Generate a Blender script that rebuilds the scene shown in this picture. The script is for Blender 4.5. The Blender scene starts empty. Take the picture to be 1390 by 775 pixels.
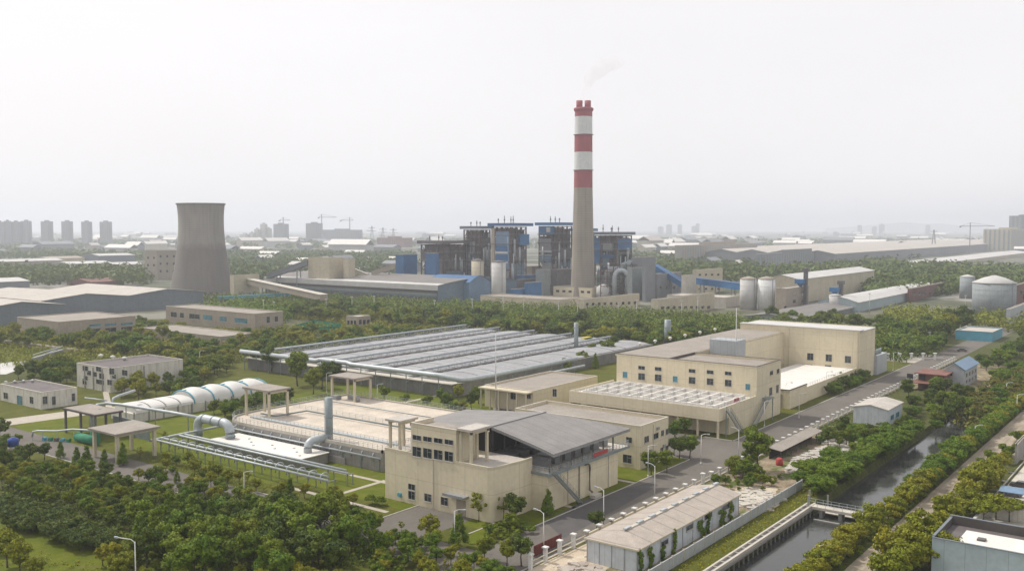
import bpy, math, random
from mathutils import Vector, noise
random.seed(11)
R=random.uniform
# ------------------------------------------------------------------ camera model
# world x runs along the main road (away to the right), y runs to the left of it, metres
F=1280.; CX=695.; CY=387.5; HC=55.; HOR=310.
TH=math.atan((CY-HOR)/F); AL=math.atan(970*math.cos(TH)/F)
fw=(math.cos(AL)*math.cos(TH),math.sin(AL)*math.cos(TH),-math.sin(TH))
rt=(math.sin(AL),-math.cos(AL),0.)
up=(math.cos(AL)*math.sin(TH),math.sin(AL)*math.sin(TH),math.cos(TH))
def ray(px,py):
    a=(px-CX)/F; b=-(py-CY)/F
    return [fw[i]+a*rt[i]+b*up[i] for i in range(3)]
def G(px,py,z=0):
    d=ray(px,py); t=(z-HC)/d[2]
    return (d[0]*t,d[1]*t)
def FX(x0,px,py):
    d=ray(px,py); t=x0/d[0]; return (d[1]*t, HC+d[2]*t)
def FY(y0,px,py):
    d=ray(px,py); t=y0/d[1]; return (d[0]*t, HC+d[2]*t)
def PX(x,y,z):
    v=(x,y,z-HC)
    f=sum(v[i]*fw[i] for i in range(3)); r=sum(v[i]*rt[i] for i in range(3)); u=sum(v[i]*up[i] for i in range(3))
    return (CX+F*r/f, CY-F*u/f, f)
def HT(px,yb,yt):
    x,y=G(px,yb); d=ray(px,yt); t=math.hypot(x,y)/math.hypot(d[0],d[1])
    return HC+d[2]*t
sc=bpy.context.scene
col=sc.collection
# ------------------------------------------------------------------ mesh helper
class MB:
    def __init__(s): s.v=[]; s.f=[]; s.sm=set()
    def quad(s,*p):
        n=len(s.v); s.v+= [tuple(q) for q in p]; s.f.append(tuple(range(n,n+len(p)))); return s
    def box(s,x0,y0,z0,x1,y1,z1):
        if x0>x1:x0,x1=x1,x0
        if y0>y1:y0,y1=y1,y0
        n=len(s.v)
        s.v+=[(x0,y0,z0),(x1,y0,z0),(x1,y1,z0),(x0,y1,z0),(x0,y0,z1),(x1,y0,z1),(x1,y1,z1),(x0,y1,z1)]
        s.f+=[(n,n+3,n+2,n+1),(n+4,n+5,n+6,n+7),(n,n+1,n+5,n+4),(n+1,n+2,n+6,n+5),(n+2,n+3,n+7,n+6),(n+3,n,n+4,n+7)]
        return s
    def bar(s,a,b,w,h=None):           # a straight square bar
        return s.cyl(a,b,w/2*1.414,None,4,math.pi/4)
    def cyl(s,a,b,r0,r1=None,n=10,ph=0,cap=True):
        if r1 is None:r1=r0
        a=Vector(a);b=Vector(b);d=(b-a)
        if d.length<1e-6:return s
        d.normalize()
        u=d.cross(Vector((0,0,1)))
        if u.length<1e-3:u=Vector((1,0,0))
        u.normalize();w=d.cross(u)
        k=len(s.v)
        for c,r in((a,r0),(b,r1)):
            for i in range(n):
                t=2*math.pi*i/n+ph
                s.v.append(tuple(c+u*(r*math.cos(t))+w*(r*math.sin(t))))
        for i in range(n):
            j=(i+1)%n; s.f.append((k+i,k+j,k+n+j,k+n+i)); 
            if n>5:s.sm.add(len(s.f)-1)
        if cap:
            s.f.append(tuple(k+i for i in range(n))[::-1]); s.f.append(tuple(k+n+i for i in range(n)))
        return s
    def tube(s,path,r,n=10):
        P=[Vector(p) for p in path]; k=len(s.v); m=len(P)
        for i,p in enumerate(P):
            d=(P[min(i+1,m-1)]-P[max(i-1,0)]).normalized()
            u=d.cross(Vector((0,0,1)))
            if u.length<.05:
                u=d.cross(Vector((0.31,0.95,0))) 
            u.normalize(); w=d.cross(u)
            for j in range(n):
                t=2*math.pi*j/n; s.v.append(tuple(p+u*(r*math.cos(t))+w*(r*math.sin(t))))
        for i in range(m-1):
            for j in range(n):
                q=(j+1)%n; s.f.append((k+i*n+j,k+i*n+q,k+(i+1)*n+q,k+(i+1)*n+j)); s.sm.add(len(s.f)-1)
        s.f.append(tuple(k+i for i in range(n))[::-1]); s.f.append(tuple(k+(m-1)*n+i for i in range(n)))
        return s
    def lathe(s,c,prof,n=32,cap=True):  # prof list of (r,z)
        k=len(s.v)
        for r,z in prof:
            for j in range(n):
                t=2*math.pi*j/n; s.v.append((c[0]+r*math.cos(t),c[1]+r*math.sin(t),c[2]+z))
        for i in range(len(prof)-1):
            for j in range(n):
                q=(j+1)%n; s.f.append((k+i*n+j,k+i*n+q,k+(i+1)*n+q,k+(i+1)*n+j)); s.sm.add(len(s.f)-1)
        if cap:
            s.f.append(tuple(k+j for j in range(n))[::-1]); m=len(prof)-1; s.f.append(tuple(k+m*n+j for j in range(n)))
        return s
    def prism(s,poly,z0,z1):
        k=len(s.v); n=len(poly)
        a=sum(poly[i][0]*poly[(i+1)%n][1]-poly[(i+1)%n][0]*poly[i][1] for i in range(n))
        if a<0: poly=poly[::-1]
        s.v+=[(p[0],p[1],z0) for p in poly]+[(p[0],p[1],z1) for p in poly]
        for i in range(n):
            j=(i+1)%n; s.f.append((k+i,k+j,k+n+j,k+n+i))
        s.f.append(tuple(k+i for i in range(n))[::-1]); s.f.append(tuple(k+n+i for i in range(n)))
        return s
    def extrude(s,prof,a,b,axis):       # prof = [(c,z)] closed polygon across the other axis, swept from a to b along axis
        k=len(s.v); n=len(prof)
        for t in(a,b):
            for c,z in prof: s.v.append((t,c,z) if axis=='x' else (c,t,z))
        for i in range(n):
            j=(i+1)%n; s.f.append((k+i,k+j,k+n+j,k+n+i))
        s.f.append(tuple(k+i for i in range(n))[::-1]); s.f.append(tuple(k+n+i for i in range(n)))
        return s
    def mesh(s,name,m,off=(0,0,0)):
        me=bpy.data.meshes.new(name)
        me.from_pydata([(a-off[0],b-off[1],c-off[2]) for a,b,c in s.v],[],s.f)
        if s.sm:
            fl=[False]*len(s.f)
            for i in s.sm: fl[i]=True
            me.polygons.foreach_set('use_smooth',fl)
        me.materials.append(m); me.update()
        return me
def worldloc(o):
    l=Vector((0,0,0))
    while o: l+=o.location; o=o.parent
    return l
def part(name,mb,m,parent,label=None,kind=None):
    off=worldloc(parent) if parent else (0,0,0)
    o=bpy.data.objects.new(name,mb.mesh(name,m,off)); col.objects.link(o); o.parent=parent
    if label:o['label']=label
    if kind:o['kind']=kind
    return o
def thing(name,label,cat,loc=(0,0,0),group=None):
    o=bpy.data.objects.new(name,None); col.objects.link(o); o.location=loc; o.empty_display_size=.5
    o['label']=label;o['category']=cat
    if group:o['group']=group
    return o
def single(name,mb,m,label,cat,group=None,loc=(0,0,0)):
    o=bpy.data.objects.new(name,mb.mesh(name,m,loc)); col.objects.link(o); o.location=loc
    o['label']=label;o['category']=cat
    if group:o['group']=group
    return o
def struct(name,mb,m,label=None,cat=None,kind='structure'):
    o=bpy.data.objects.new(name,mb.mesh(name,m)); col.objects.link(o); o['kind']=kind
    if label:o['label']=label
    if cat:o['category']=cat
    return o
# ------------------------------------------------------------------ materials
def nt(name):
    m=bpy.data.materials.new(name); m.use_nodes=True; t=m.node_tree
    return m,t,t.nodes,t.links,t.nodes['Principled BSDF']
def ramp(N,stops):
    r=N.new('ShaderNodeValToRGB'); e=r.color_ramp.elements
    e[0].position,e[0].color=stops[0][0],(*stops[0][1],1)
    e[1].position,e[1].color=stops[-1][0],(*stops[-1][1],1)
    for p,c in stops[1:-1]:
        q=e.new(p); q.color=(*c,1)
    return r
def mixc(N,L,fac,a,b,mode='MIX'):
    x=N.new('ShaderNodeMix'); x.data_type='RGBA'; x.blend_type=mode
    for s,v in((0,fac),(6,a),(7,b)):
        if hasattr(v,'default_value'): L.new(v,x.inputs[s])
        elif s==0: x.inputs[0].default_value=v
        else: x.inputs[s].default_value=(*v,1)
    return x.outputs[2]
def nz(N,L,scale,detail=4,vec=None,rough=.55):
    n=N.new('ShaderNodeTexNoise'); n.inputs['Scale'].default_value=scale; n.inputs['Detail'].default_value=detail; n.inputs['Roughness'].default_value=rough
    if vec is not None:L.new(vec,n.inputs['Vector'])
    return n.outputs[0]
def rng(N,L,v,a,b,c=0.,d=1.):
    m=N.new('ShaderNodeMapRange'); L.new(v,m.inputs[0])
    for i,x in enumerate((a,b,c,d)): m.inputs[i+1].default_value=x
    return m.outputs[0]
def math_(N,L,op,a,b=None):
    m=N.new('ShaderNodeMath'); m.operation=op
    for i,x in enumerate((a,b)):
        if x is None:continue
        if hasattr(x,'default_value'):L.new(x,m.inputs[i])
        else:m.inputs[i].default_value=x
    return m.outputs[0]
def scaled(N,L,v,s):
    m=N.new('ShaderNodeMapping'); m.inputs['Scale'].default_value=s; L.new(v,m.inputs[0]); return m.outputs[0]
def dark(c,k): return tuple(x*k for x in c)
def surf(name,c,rough=.75,var=.18,scale=.35,streak=0.,joints=None,metal=0.,dirt=(.55,.5,.45),fine=.1,ribs=None,bump=0.):
    """weathered paint, render, concrete or metal: patches, grain, rain streaks, panel joints, ribs"""
    m,t,N,L,B=nt(name)
    pos=N.new('ShaderNodeNewGeometry').outputs['Position']
    a=nz(N,L,scale,5,pos)
    c1=mixc(N,L,rng(N,L,a,.3,.7),dark(c,1-var),dark(c,1+var*.6))
    b=nz(N,L,scale*9,3,pos)
    c1=mixc(N,L,rng(N,L,b,.35,.7,0,fine*3),c1,tuple(x*y for x,y in zip(c,dirt)))
    if streak:
        s=nz(N,L,1.,4,scaled(N,L,pos,(1.6,1.6,.10)))
        c1=mixc(N,L,rng(N,L,s,.5,.78,0,streak),c1,tuple(x*y*.8 for x,y in zip(c,dirt)))
    sep=None
    if joints or ribs:
        sep=N.new('ShaderNodeSeparateXYZ'); L.new(pos,sep.inputs[0])
    if joints:
        w,h=joints
        cb=N.new('ShaderNodeCombineXYZ'); L.new(math_(N,L,'ADD',sep.outputs[0],sep.outputs[1]),cb.inputs[0]); L.new(sep.outputs[2],cb.inputs[1])
        k=N.new('ShaderNodeTexBrick'); L.new(cb.outputs[0],k.inputs[0]); k.offset=0
        k.inputs['Scale'].default_value=1; k.inputs['Brick Width'].default_value=w; k.inputs['Row Height'].default_value=h; k.inputs['Mortar Size'].default_value=.05
        k.inputs['Color1'].default_value=(1,1,1,1);k.inputs['Color2'].default_value=(.965,.965,.97,1);k.inputs['Mortar'].default_value=(.74,.72,.70,1)
        c1=mixc(N,L,1.,c1,k.outputs[0],'MULTIPLY')
    if ribs:
        ax,w,dk=ribs
        q=math_(N,L,'FRACT',math_(N,L,'DIVIDE',sep.outputs[ax],w))
        c1=mixc(N,L,rng(N,L,q,.0,.12,dk,0),c1,dark(c,.35))
    L.new(c1,B.inputs['Base Color']); B.inputs['Roughness'].default_value=rough; B.inputs['Metallic'].default_value=metal
    B.inputs['Specular IOR Level'].default_value=.3
    if bump:
        bp=N.new('ShaderNodeBump'); bp.inputs['Strength'].default_value=bump; L.new(b,bp.inputs['Height']); L.new(bp.outputs[0],B.inputs['Normal'])
    return m
M={}
def S(k,*a,**kw): M[k]=surf(k,*a,**kw)
S('beige',(.655,.585,.425),streak=.18,joints=(6.1,5.2),var=.07,fine=.06,scale=.12)
S('beige_trim',(.55,.495,.37),streak=.2,var=.1)
S('beige_far',(.50,.45,.34),streak=.3,var=.12,scale=.08)
S('tan_wall',(.34,.295,.24),streak=.3,var=.12,scale=.08)
S('white_wall',(.62,.60,.54),streak=.75,var=.12,fine=.12)
S('white_paint',(.62,.62,.60),streak=.25,var=.06)
S('roof_conc',(.30,.27,.235),var=.16,scale=.18,fine=.16)
S('roof_pale',(.46,.43,.39),var=.14,scale=.2,fine=.14)
S('roof_white',(.68,.66,.62),var=.08,scale=.2,fine=.1)
S('roof_dark',(.13,.115,.115),var=.2,scale=.3)
S('deck_beige',(.55,.49,.41),var=.18,scale=.22,fine=.16)
S('coping',(.50,.46,.39),var=.1)
S('tar',(.09,.08,.075),var=.2)
S('metal_roof',(.235,.225,.215),rough=.5,var=.16,scale=.25,ribs=(0,2.9,.5),streak=.0,fine=.12)
S('cover',(.31,.31,.32),rough=.85,var=.16,scale=.12,ribs=(0,5.4,.7),fine=.08)
S('shed_roof',(.40,.355,.31),var=.16,scale=.5,ribs=(0,4.05,.65),fine=.14)
S('galv',(.43,.47,.49),rough=.5,metal=.2,var=.14,scale=.6)
S('galv_dark',(.24,.28,.29),rough=.5,metal=.3,var=.15,scale=.6)
S('concrete',(.28,.27,.255),streak=.4,var=.15,scale=.3,joints=(5.,10.))
S('concrete_dark',(.20,.195,.19),streak=.5,var=.2,scale=.3,joints=(5.,10.))
S('pale_conc',(.50,.47,.41),var=.15,scale=.4,streak=.3)
S('frame_white',(.30,.30,.29),var=.04)
S('steel',(.13,.12,.12),rough=.6,var=.2,scale=.3)
S('steel_rust',(.115,.075,.07),rough=.7,var=.3,scale=.2)
S('steel_grey',(.28,.29,.30),rough=.5,var=.15,metal=.2)
S('blue_clad',(.045,.155,.33),rough=.5,var=.2,scale=.1,ribs=(2,1.4,.25))
S('blue_deep',(.035,.115,.26),rough=.5,var=.2,scale=.1)
S('blue_pale',(.15,.235,.34),rough=.5,var=.15,scale=.1)
S('teal_blue',(.10,.33,.44),rough=.5,var=.15)
S('bluegrey',(.165,.19,.215),rough=.55,var=.10,scale=.06,joints=(9.,40.),streak=.25)
S('bluegrey_lite',(.36,.44,.46),rough=.55,var=.06,scale=.1,joints=(3.,40.))
S('clad_white',(.56,.60,.63),rough=.5,var=.06,scale=.1,joints=(1.95,20.),streak=.5)
S('clad_grey',(.40,.43,.45),rough=.5,var=.08,scale=.2,joints=(2.4,20.),streak=.15)
S('hall_blue',(.135,.19,.235),rough=.6,var=.12,scale=.06,joints=(8.,60.),streak=.3)
S('hall_roof',(.19,.18,.17),var=.12,scale=.05,ribs=(1,8.,.4))
S('hall_grey',(.24,.27,.27),rough=.6,var=.12,scale=.06,joints=(8.,60.),streak=.3)
S('brown_brick',(.16,.085,.07),var=.25,scale=.2)
S('rust',(.20,.095,.075),var=.3,scale=.5)
S('red_paint',(.33,.085,.095),var=.08,scale=.1,streak=.25)
S('red_bright',(.38,.06,.055),var=.05)
S('red_dark',(.17,.035,.035),var=.2,scale=.8,joints=(.9,9.))
S('chim_white',(.64,.65,.64),var=.06,scale=.1,streak=.3)
S('yellow_box',(.65,.50,.04),var=.1)
S('green_paint',(.03,.20,.11),var=.25,scale=.5)
S('tank_blue',(.03,.07,.30),rough=.4,var=.1)
S('membrane',(.60,.59,.56),rough=.5,var=.05,fine=.06)
S('clothdark',(.02,.02,.02),var=.1)
S('bark',(.11,.085,.06),var=.3,scale=1.5)
S('curb',(.42,.40,.36),var=.12,scale=.8)
S('path_conc',(.42,.38,.32),var=.14,scale=.6,fine=.15)
S('far_grey',(.21,.22,.235),var=.1,scale=.02)
S('far_white',(.50,.495,.48),var=.08,scale=.02)
S('silo_grey',(.27,.30,.31),var=.08,scale=.1,streak=.35)
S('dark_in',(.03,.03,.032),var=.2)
# glass
def glass(name,c,r=.12,k=2.6):
    m,t,N,L,B=nt(name)
    pos=N.new('ShaderNodeNewGeometry').outputs['Position']
    a=nz(N,L,.5,2,pos)
    L.new(mixc(N,L,rng(N,L,a,.35,.65),c,dark(c,k)),B.inputs['Base Color'])
    B.inputs['Roughness'].default_value=r; B.inputs['Specular IOR Level'].default_value=.5
    return m
M['glass']=glass('glass',(.018,.022,.026)); M['glass_teal']=glass('glass_teal',(.06,.15,.185),.2,1.7)
# formwork concrete with rings, for chimney and cooling tower
def formwork(name,c,ring,vert,topz=None,dk=.55):
    m,t,N,L,B=nt(name)
    g=N.new('ShaderNodeNewGeometry').outputs['Position']
    tc=N.new('ShaderNodeTexCoord').outputs['Object']
    sep=N.new('ShaderNodeSeparateXYZ'); L.new(tc,sep.inputs[0])
    c1=mixc(N,L,rng(N,L,nz(N,L,.05,6,g),.3,.7),dark(c,.86),dark(c,1.1))
    s=nz(N,L,1.,5,scaled(N,L,g,(.35,.35,.02)))
    c1=mixc(N,L,rng(N,L,s,.42,.75,0,.45),c1,dark(c,.5))
    q=math_(N,L,'FRACT',math_(N,L,'DIVIDE',sep.outputs[2],ring))
    c1=mixc(N,L,rng(N,L,q,0.,.22,.55,0),c1,dark(c,.45))
    at=math_(N,L,'ARCTAN2',sep.outputs[1],sep.outputs[0])
    q2=math_(N,L,'FRACT',math_(N,L,'MULTIPLY',at,vert/6.2832))
    c1=mixc(N,L,rng(N,L,q2,0.,.2,.22,0),c1,dark(c,.5))
    if topz:
        e=math_(N,L,'ADD',sep.outputs[2],math_(N,L,'MULTIPLY',nz(N,L,.12,4,g),9.))
        f=rng(N,L,e,topz-1.,topz+4.5,dk,0)
        c1=mixc(N,L,f,c1,(.115,.10,.088))
    L.new(c1,B.inputs['Base Color']); B.inputs['Roughness'].default_value=.85
    return m
M['chim_conc']=formwork('chim_conc',(.295,.26,.21),1.9,16)
M['tower_conc']=formwork('tower_conc',(.28,.26,.235),1.7,72,44,.62)
# ground covers
def ground_mat(name,stops,s1,s2,s3=None,bump=.25,rough=.95,patch=None,streaks=None):
    m,t,N,L,B=nt(name)
    pos=N.new('ShaderNodeNewGeometry').outputs['Position']
    a=nz(N,L,s1,6,pos,.6); b=nz(N,L,s2,5,pos,.65)
    v=math_(N,L,'ADD',math_(N,L,'MULTIPLY',a,.6),math_(N,L,'MULTIPLY',b,.4))
    r=ramp(N,stops); L.new(v,r.inputs[0]); c1=r.outputs[0]
    if patch:
        pc,ps,lo,hi=patch
        c1=mixc(N,L,rng(N,L,nz(N,L,ps,5,pos,.6),lo,hi),c1,pc)
    if streaks:
        q=nz(N,L,1.,3,scaled(N,L,pos,streaks[0])); c1=mixc(N,L,rng(N,L,q,.45,.7,0,streaks[1]),c1,streaks[2])
    L.new(c1,B.inputs['Base Color']); B.inputs['Roughness'].default_value=rough; B.inputs['Specular IOR Level'].default_value=.15
    bp=N.new('ShaderNodeBump'); bp.inputs['Strength'].default_value=bump; bp.inputs['Distance'].default_value=.3; L.new(b,bp.inputs['Height']); L.new(bp.outputs[0],B.inputs['Normal'])
    return m
M['grass']=ground_mat('grass',[(.3,(.045,.055,.008)),(.5,(.08,.088,.011)),(.72,(.13,.125,.022))],.16,1.8,patch=((.13,.11,.045),.35,.60,.75),bump=.5)
M['grass_bright']=ground_mat('grass_bright',[(.3,(.058,.08,.005)),(.5,(.095,.117,.007)),(.72,(.145,.148,.013))],.25,2.5,patch=((.15,.13,.05),.35,.56,.76),bump=.5)
M['asphalt']=ground_mat('asphalt',[(.3,(.11,.10,.088)),(.5,(.14,.128,.112)),(.7,(.175,.16,.14))],.10,1.3,bump=.08,patch=((.115,.105,.095),.13,.56,.68),streaks=((.02,.9,.9),.35,(.12,.11,.10)))
M['asphalt_shadow']=ground_mat('asphalt_shadow',[(.3,(.075,.072,.072)),(.7,(.115,.108,.105))],.3,2.3,bump=.08)
M['dirt_road']=ground_mat('dirt_road',[(.3,(.22,.18,.14)),(.5,(.34,.29,.22)),(.7,(.44,.38,.30))],.2,1.9,bump=.3,streaks=((.05,1.1,1.),.7,(.16,.13,.10)))
M['soil']=ground_mat('soil',[(.3,(.12,.10,.05)),(.5,(.24,.19,.13)),(.7,(.40,.34,.25))],.3,2.2,bump=.6,patch=((.09,.12,.03),.22,.50,.60))
M['sand']=ground_mat('sand',[(.3,(.34,.27,.19)),(.5,(.50,.42,.32)),(.7,(.62,.56,.46))],.35,3.,bump=.7,patch=((.12,.13,.05),.4,.62,.7))
def land(name):
    m,t,N,L,B=nt(name)
    pos=N.new('ShaderNodeNewGeometry').outputs['Position']
    v=N.new('ShaderNodeTexVoronoi'); v.inputs['Scale'].default_value=.011; L.new(scaled(N,L,pos,(1,.7,0)),v.inputs[0])
    hs=N.new('ShaderNodeSeparateColor'); L.new(v.outputs['Color'],hs.inputs[0])
    far=ramp(N,[(.0,(.07,.08,.045)),(.3,(.12,.12,.085)),(.55,(.22,.205,.18)),(.75,(.08,.09,.05)),(1.,(.34,.32,.30))]); L.new(hs.outputs[0],far.inputs[0])
    a=nz(N,L,.02,8,pos,.65); b=nz(N,L,.9,5,pos,.65)
    c1=mixc(N,L,rng(N,L,a,.46,.66),far.outputs[0],(.055,.065,.04))
    near=ramp(N,[(.3,(.035,.045,.012)),(.5,(.065,.075,.018)),(.7,(.12,.105,.05))]); L.new(b,near.inputs[0])
    ln=N.new('ShaderNodeVectorMath'); ln.operation='LENGTH'; L.new(pos,ln.inputs[0])
    c2=mixc(N,L,rng(N,L,ln.outputs['Value'],450,750),near.outputs[0],c1)
    L.new(c2,B.inputs['Base Color']); B.inputs['Roughness'].default_value=.95; B.inputs['Specular IOR Level'].default_value=.1
    return m
M['land']=land('land')
def water():
    m,t,N,L,B=nt('water')
    pos=N.new('ShaderNodeNewGeometry').outputs['Position']
    B.inputs['Base Color'].default_value=(.045,.047,.045,1); B.inputs['Roughness'].default_value=.06; B.inputs['IOR'].default_value=1.33
    a=nz(N,L,.5,4,pos); b=nz(N,L,3.5,2,pos)
    s=math_(N,L,'ADD',a,math_(N,L,'MULTIPLY',b,.25))
    bp=N.new('ShaderNodeBump'); bp.inputs['Strength'].default_value=.12; bp.inputs['Distance'].default_value=.25; L.new(s,bp.inputs['Height']); L.new(bp.outputs[0],B.inputs['Normal'])
    return m
M['water']=water()
def leaf(name,cols,trans=.14):
    m,t,N,L,B=nt(name)
    N.remove(B); out=[n for n in N if n.type=='OUTPUT_MATERIAL'][0]
    oi=N.new('ShaderNodeObjectInfo'); tc=N.new('ShaderNodeTexCoord').outputs['Object']
    rc=ramp(N,[(i/(len(cols)-1),c) for i,c in enumerate(cols)]); L.new(oi.outputs['Random'],rc.inputs[0])
    a=nz(N,L,.55,3,tc); b=nz(N,L,3.2,2,tc)
    c=mixc(N,L,rng(N,L,a,.35,.65,0,.6),rc.outputs[0],(.20,.235,.012))
    c=mixc(N,L,rng(N,L,b,.42,.72,0,.65),c,(.016,.034,.006))
    d=N.new('ShaderNodeBsdfPrincipled'); L.new(c,d.inputs['Base Color']); d.inputs['Roughness'].default_value=.6; d.inputs['Specular IOR Level'].default_value=.2
    tr=N.new('ShaderNodeBsdfTranslucent'); L.new(c,tr.inputs[0])
    mx=N.new('ShaderNodeMixShader'); mx.inputs[0].default_value=trans; L.new(d.outputs[0],mx.inputs[1]); L.new(tr.outputs[0],mx.inputs[2]); L.new(mx.outputs[0],out.inputs[0])
    return m
M['leaf']=leaf('leaf',[(0.065,0.122,0.006),(0.119,0.194,0.008),(0.184,0.239,0.010),(0.089,0.152,0.007),(0.244,0.256,0.012)])
M['leaf_olive']=leaf('leaf_olive',[(0.202,0.228,0.008),(0.268,0.269,0.010),(0.333,0.292,0.014),(0.220,0.234,0.009)])
M['leaf_green']=leaf('leaf_green',[(0.065,0.146,0.007),(0.108,0.204,0.010),(0.166,0.244,0.010)])
M['leaf_grey']=leaf('leaf_grey',[(0.060,0.100,0.020),(0.077,0.115,0.026),(0.066,0.105,0.020)])
M['leaf_brown']=leaf('leaf_brown',[(0.137,0.132,0.020),(0.180,0.143,0.027),(0.095,0.132,0.016)])
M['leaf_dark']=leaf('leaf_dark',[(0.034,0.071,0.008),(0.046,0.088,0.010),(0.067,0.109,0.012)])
# ------------------------------------------------------------------ boxes from picture measurements
EXC=[]      # footprints (x0,y0,x1,y1) that plants keep out of
def BX(pl,pc,pr,yb,yt=None,h=None,exc=True):
    """near corner stands at column pc, base row yb, top row yt; left end column pl, right end column pr -> (x0,y0,x1,y1,h)"""
    x,y=G(pc,yb)
    if h is None: h=HT(pc,yb,yt)
    def sol(dx,dy,t):
        lo,hi=0.,3000.
        g=lambda s:PX(x+dx*s,y+dy*s,h)
        for _ in range(50):
            m=(lo+hi)/2; q=g(m)
            ok=(q[0]<t) if dx else (q[0]>t)
            if ok and q[2]>0: lo=m
            else: hi=m
        return lo
    b=(x,y,x+sol(1,0,pr),y+sol(0,1,pl),h)
    if exc: EXC.append((b[0]-2,b[1]-2,b[2]+2,b[3]+2))
    return b
def window(root,b,face,px,py,w,h,det=True,m='glass',fr='frame_white',arch=False):
    """w,h in photo pixels, or metres when given as a negative number"""
    x0,y0=b[0],b[1]
    if face=='L':
        s,z=FX(x0,px,py); s2=abs(FX(x0,px-w/2,py)[0]-FX(x0,px+w/2,py)[0])/2 if w>0 else -w/2
        hz=abs(FX(x0,px,py-h/2)[1]-FX(x0,px,py+h/2)[1])/2 if h>0 else -h/2
        f=lambda a,c,d,e,p0,p1:(x0-p1,a,c,x0-p0,d,e)
    else:
        s,z=FY(y0,px,py); s2=abs(FY(y0,px-w/2,py)[0]-FY(y0,px+w/2,py)[0])/2 if w>0 else -w/2
        hz=abs(FY(y0,px,py-h/2)[1]-FY(y0,px,py+h/2)[1])/2 if h>0 else -h/2
        f=lambda a,c,d,e,p0,p1:(a,y0-p1,c,d,y0-p0,e)
    return win_at(root,f,s,z,s2,hz,det,m,fr)
def win_at(root,f,s,z,s2,hz,det=True,m='glass',fr='frame_white'):
    a,c,d,e=s-s2,z-hz,s+s2,z+hz
    if not det:
        return part('window',MB().box(*f(a,c,d,e,-.1,.06)),M[m],root)
    k=.06
    F_=MB()
    for q in((a-k,c-k,d+k,c),(a-k,e,d+k,e+k),(a-k,c,a,e),(d,c,d+k,e)): F_.box(*f(*q,-.02,.10))
    if s2>.5: F_.box(*f(s-.035,c,s+.035,e,-.02,.085))
    if hz>.7: F_.box(*f(a,z+hz*.3-.03,s-.04 if s2>.5 else d,z+hz*.3+.03,-.02,.085))
    fo=part('window',F_,M[fr],root)
    part('pane',MB().box(*f(a,c,d,e,-.05,.045)),M[m],fo)
    part('sill',MB().box(*f(a-.18,c-.22,d+.18,c-k-.002,-.02,.17)),M['coping'],fo)
    return fo
def flat_building(name,label,cat,b,wall='beige',roof='roof_conc',cop='coping',par=.7,group=None,band=None):
    x0,y0,x1,y1,h=b
    r=thing(name,label,cat,((x0+x1)/2,(y0+y1)/2,0),group)
    w=MB(); t=.3; hr=h-par
    w.box(x0,y0,-.3,x1,y1,hr)
    w.box(x0,y0,hr,x1,y0+t,h); w.box(x0,y1-t,hr,x1,y1,h); w.box(x0,y0+t,hr,x0+t,y1-t,h); w.box(x1-t,y0+t,hr,x1,y1-t,h)
    part('wall',w,M[wall],r)
    part('roof',MB().box(x0+t+.01,y0+t+.01,hr-.1,x1-t-.01,y1-t-.01,hr+.06),M[roof],r)
    c=MB(); o=.07
    c.box(x0-o,y0-o,h,x1+o,y0+t+o,h+.12); c.box(x0-o,y1-t-o,h,x1+o,y1+o,h+.12); c.box(x0-o,y0+t+o,h,x0+t+o,y1-t-o,h+.12); c.box(x1-t-o,y0+t+o,h,x1+o,y1-t-o,h+.12)
    part('coping',c,M[cop],r)
    return r
def gable(name,label,cat,b,axis='x',rise=2.,wall='clad_grey',roof='cover',oh=.6,group=None,arch=False,n=1):
    """pitched or arched roof, ridge along axis, n gables side by side"""
    x0,y0,x1,y1,h=b
    r=thing(name,label,cat,((x0+x1)/2,(y0+y1)/2,0),group)
    c0,c1=(y0,y1) if axis=='x' else (x0,x1)
    a0,a1=(x0,x1) if axis=='x' else (y0,y1)
    prof=[(c0,-.3)]; top=[]
    for i in range(n):
        p,q=c0+(c1-c0)*i/n,c0+(c1-c0)*(i+1)/n
        m=10 if arch else 2
        for k in range(m+1):
            u=k/m; top.append((p+(q-p)*u,h+rise*(math.sin(math.pi*u) if arch else 1-abs(2*u-1))))
    seen=[]; 
    for p in top:
        if not seen or abs(seen[-1][0]-p[0])>1e-6: seen.append(p)
    top=seen
    part('wall',MB().extrude([(c0,-.3)]+[(c,z) for c,z in top]+[(c1,-.3)],a0,a1,axis),M[wall],r)
    rf=MB(); tp=[(top[0][0]-oh,top[0][1]-.12)]+top[1:-1]+[(top[-1][0]+oh,top[-1][1]-.12)]
    for i in range(len(tp)-1):
        (p,z),(q,w)=tp[i],tp[i+1]
        rf.extrude([(p,z+.06),(q,w+.06),(q,w+.28),(p,z+.28)],a0-oh,a1+oh,axis)
    part('roof',rf,M[roof],r)
    return r
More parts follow.
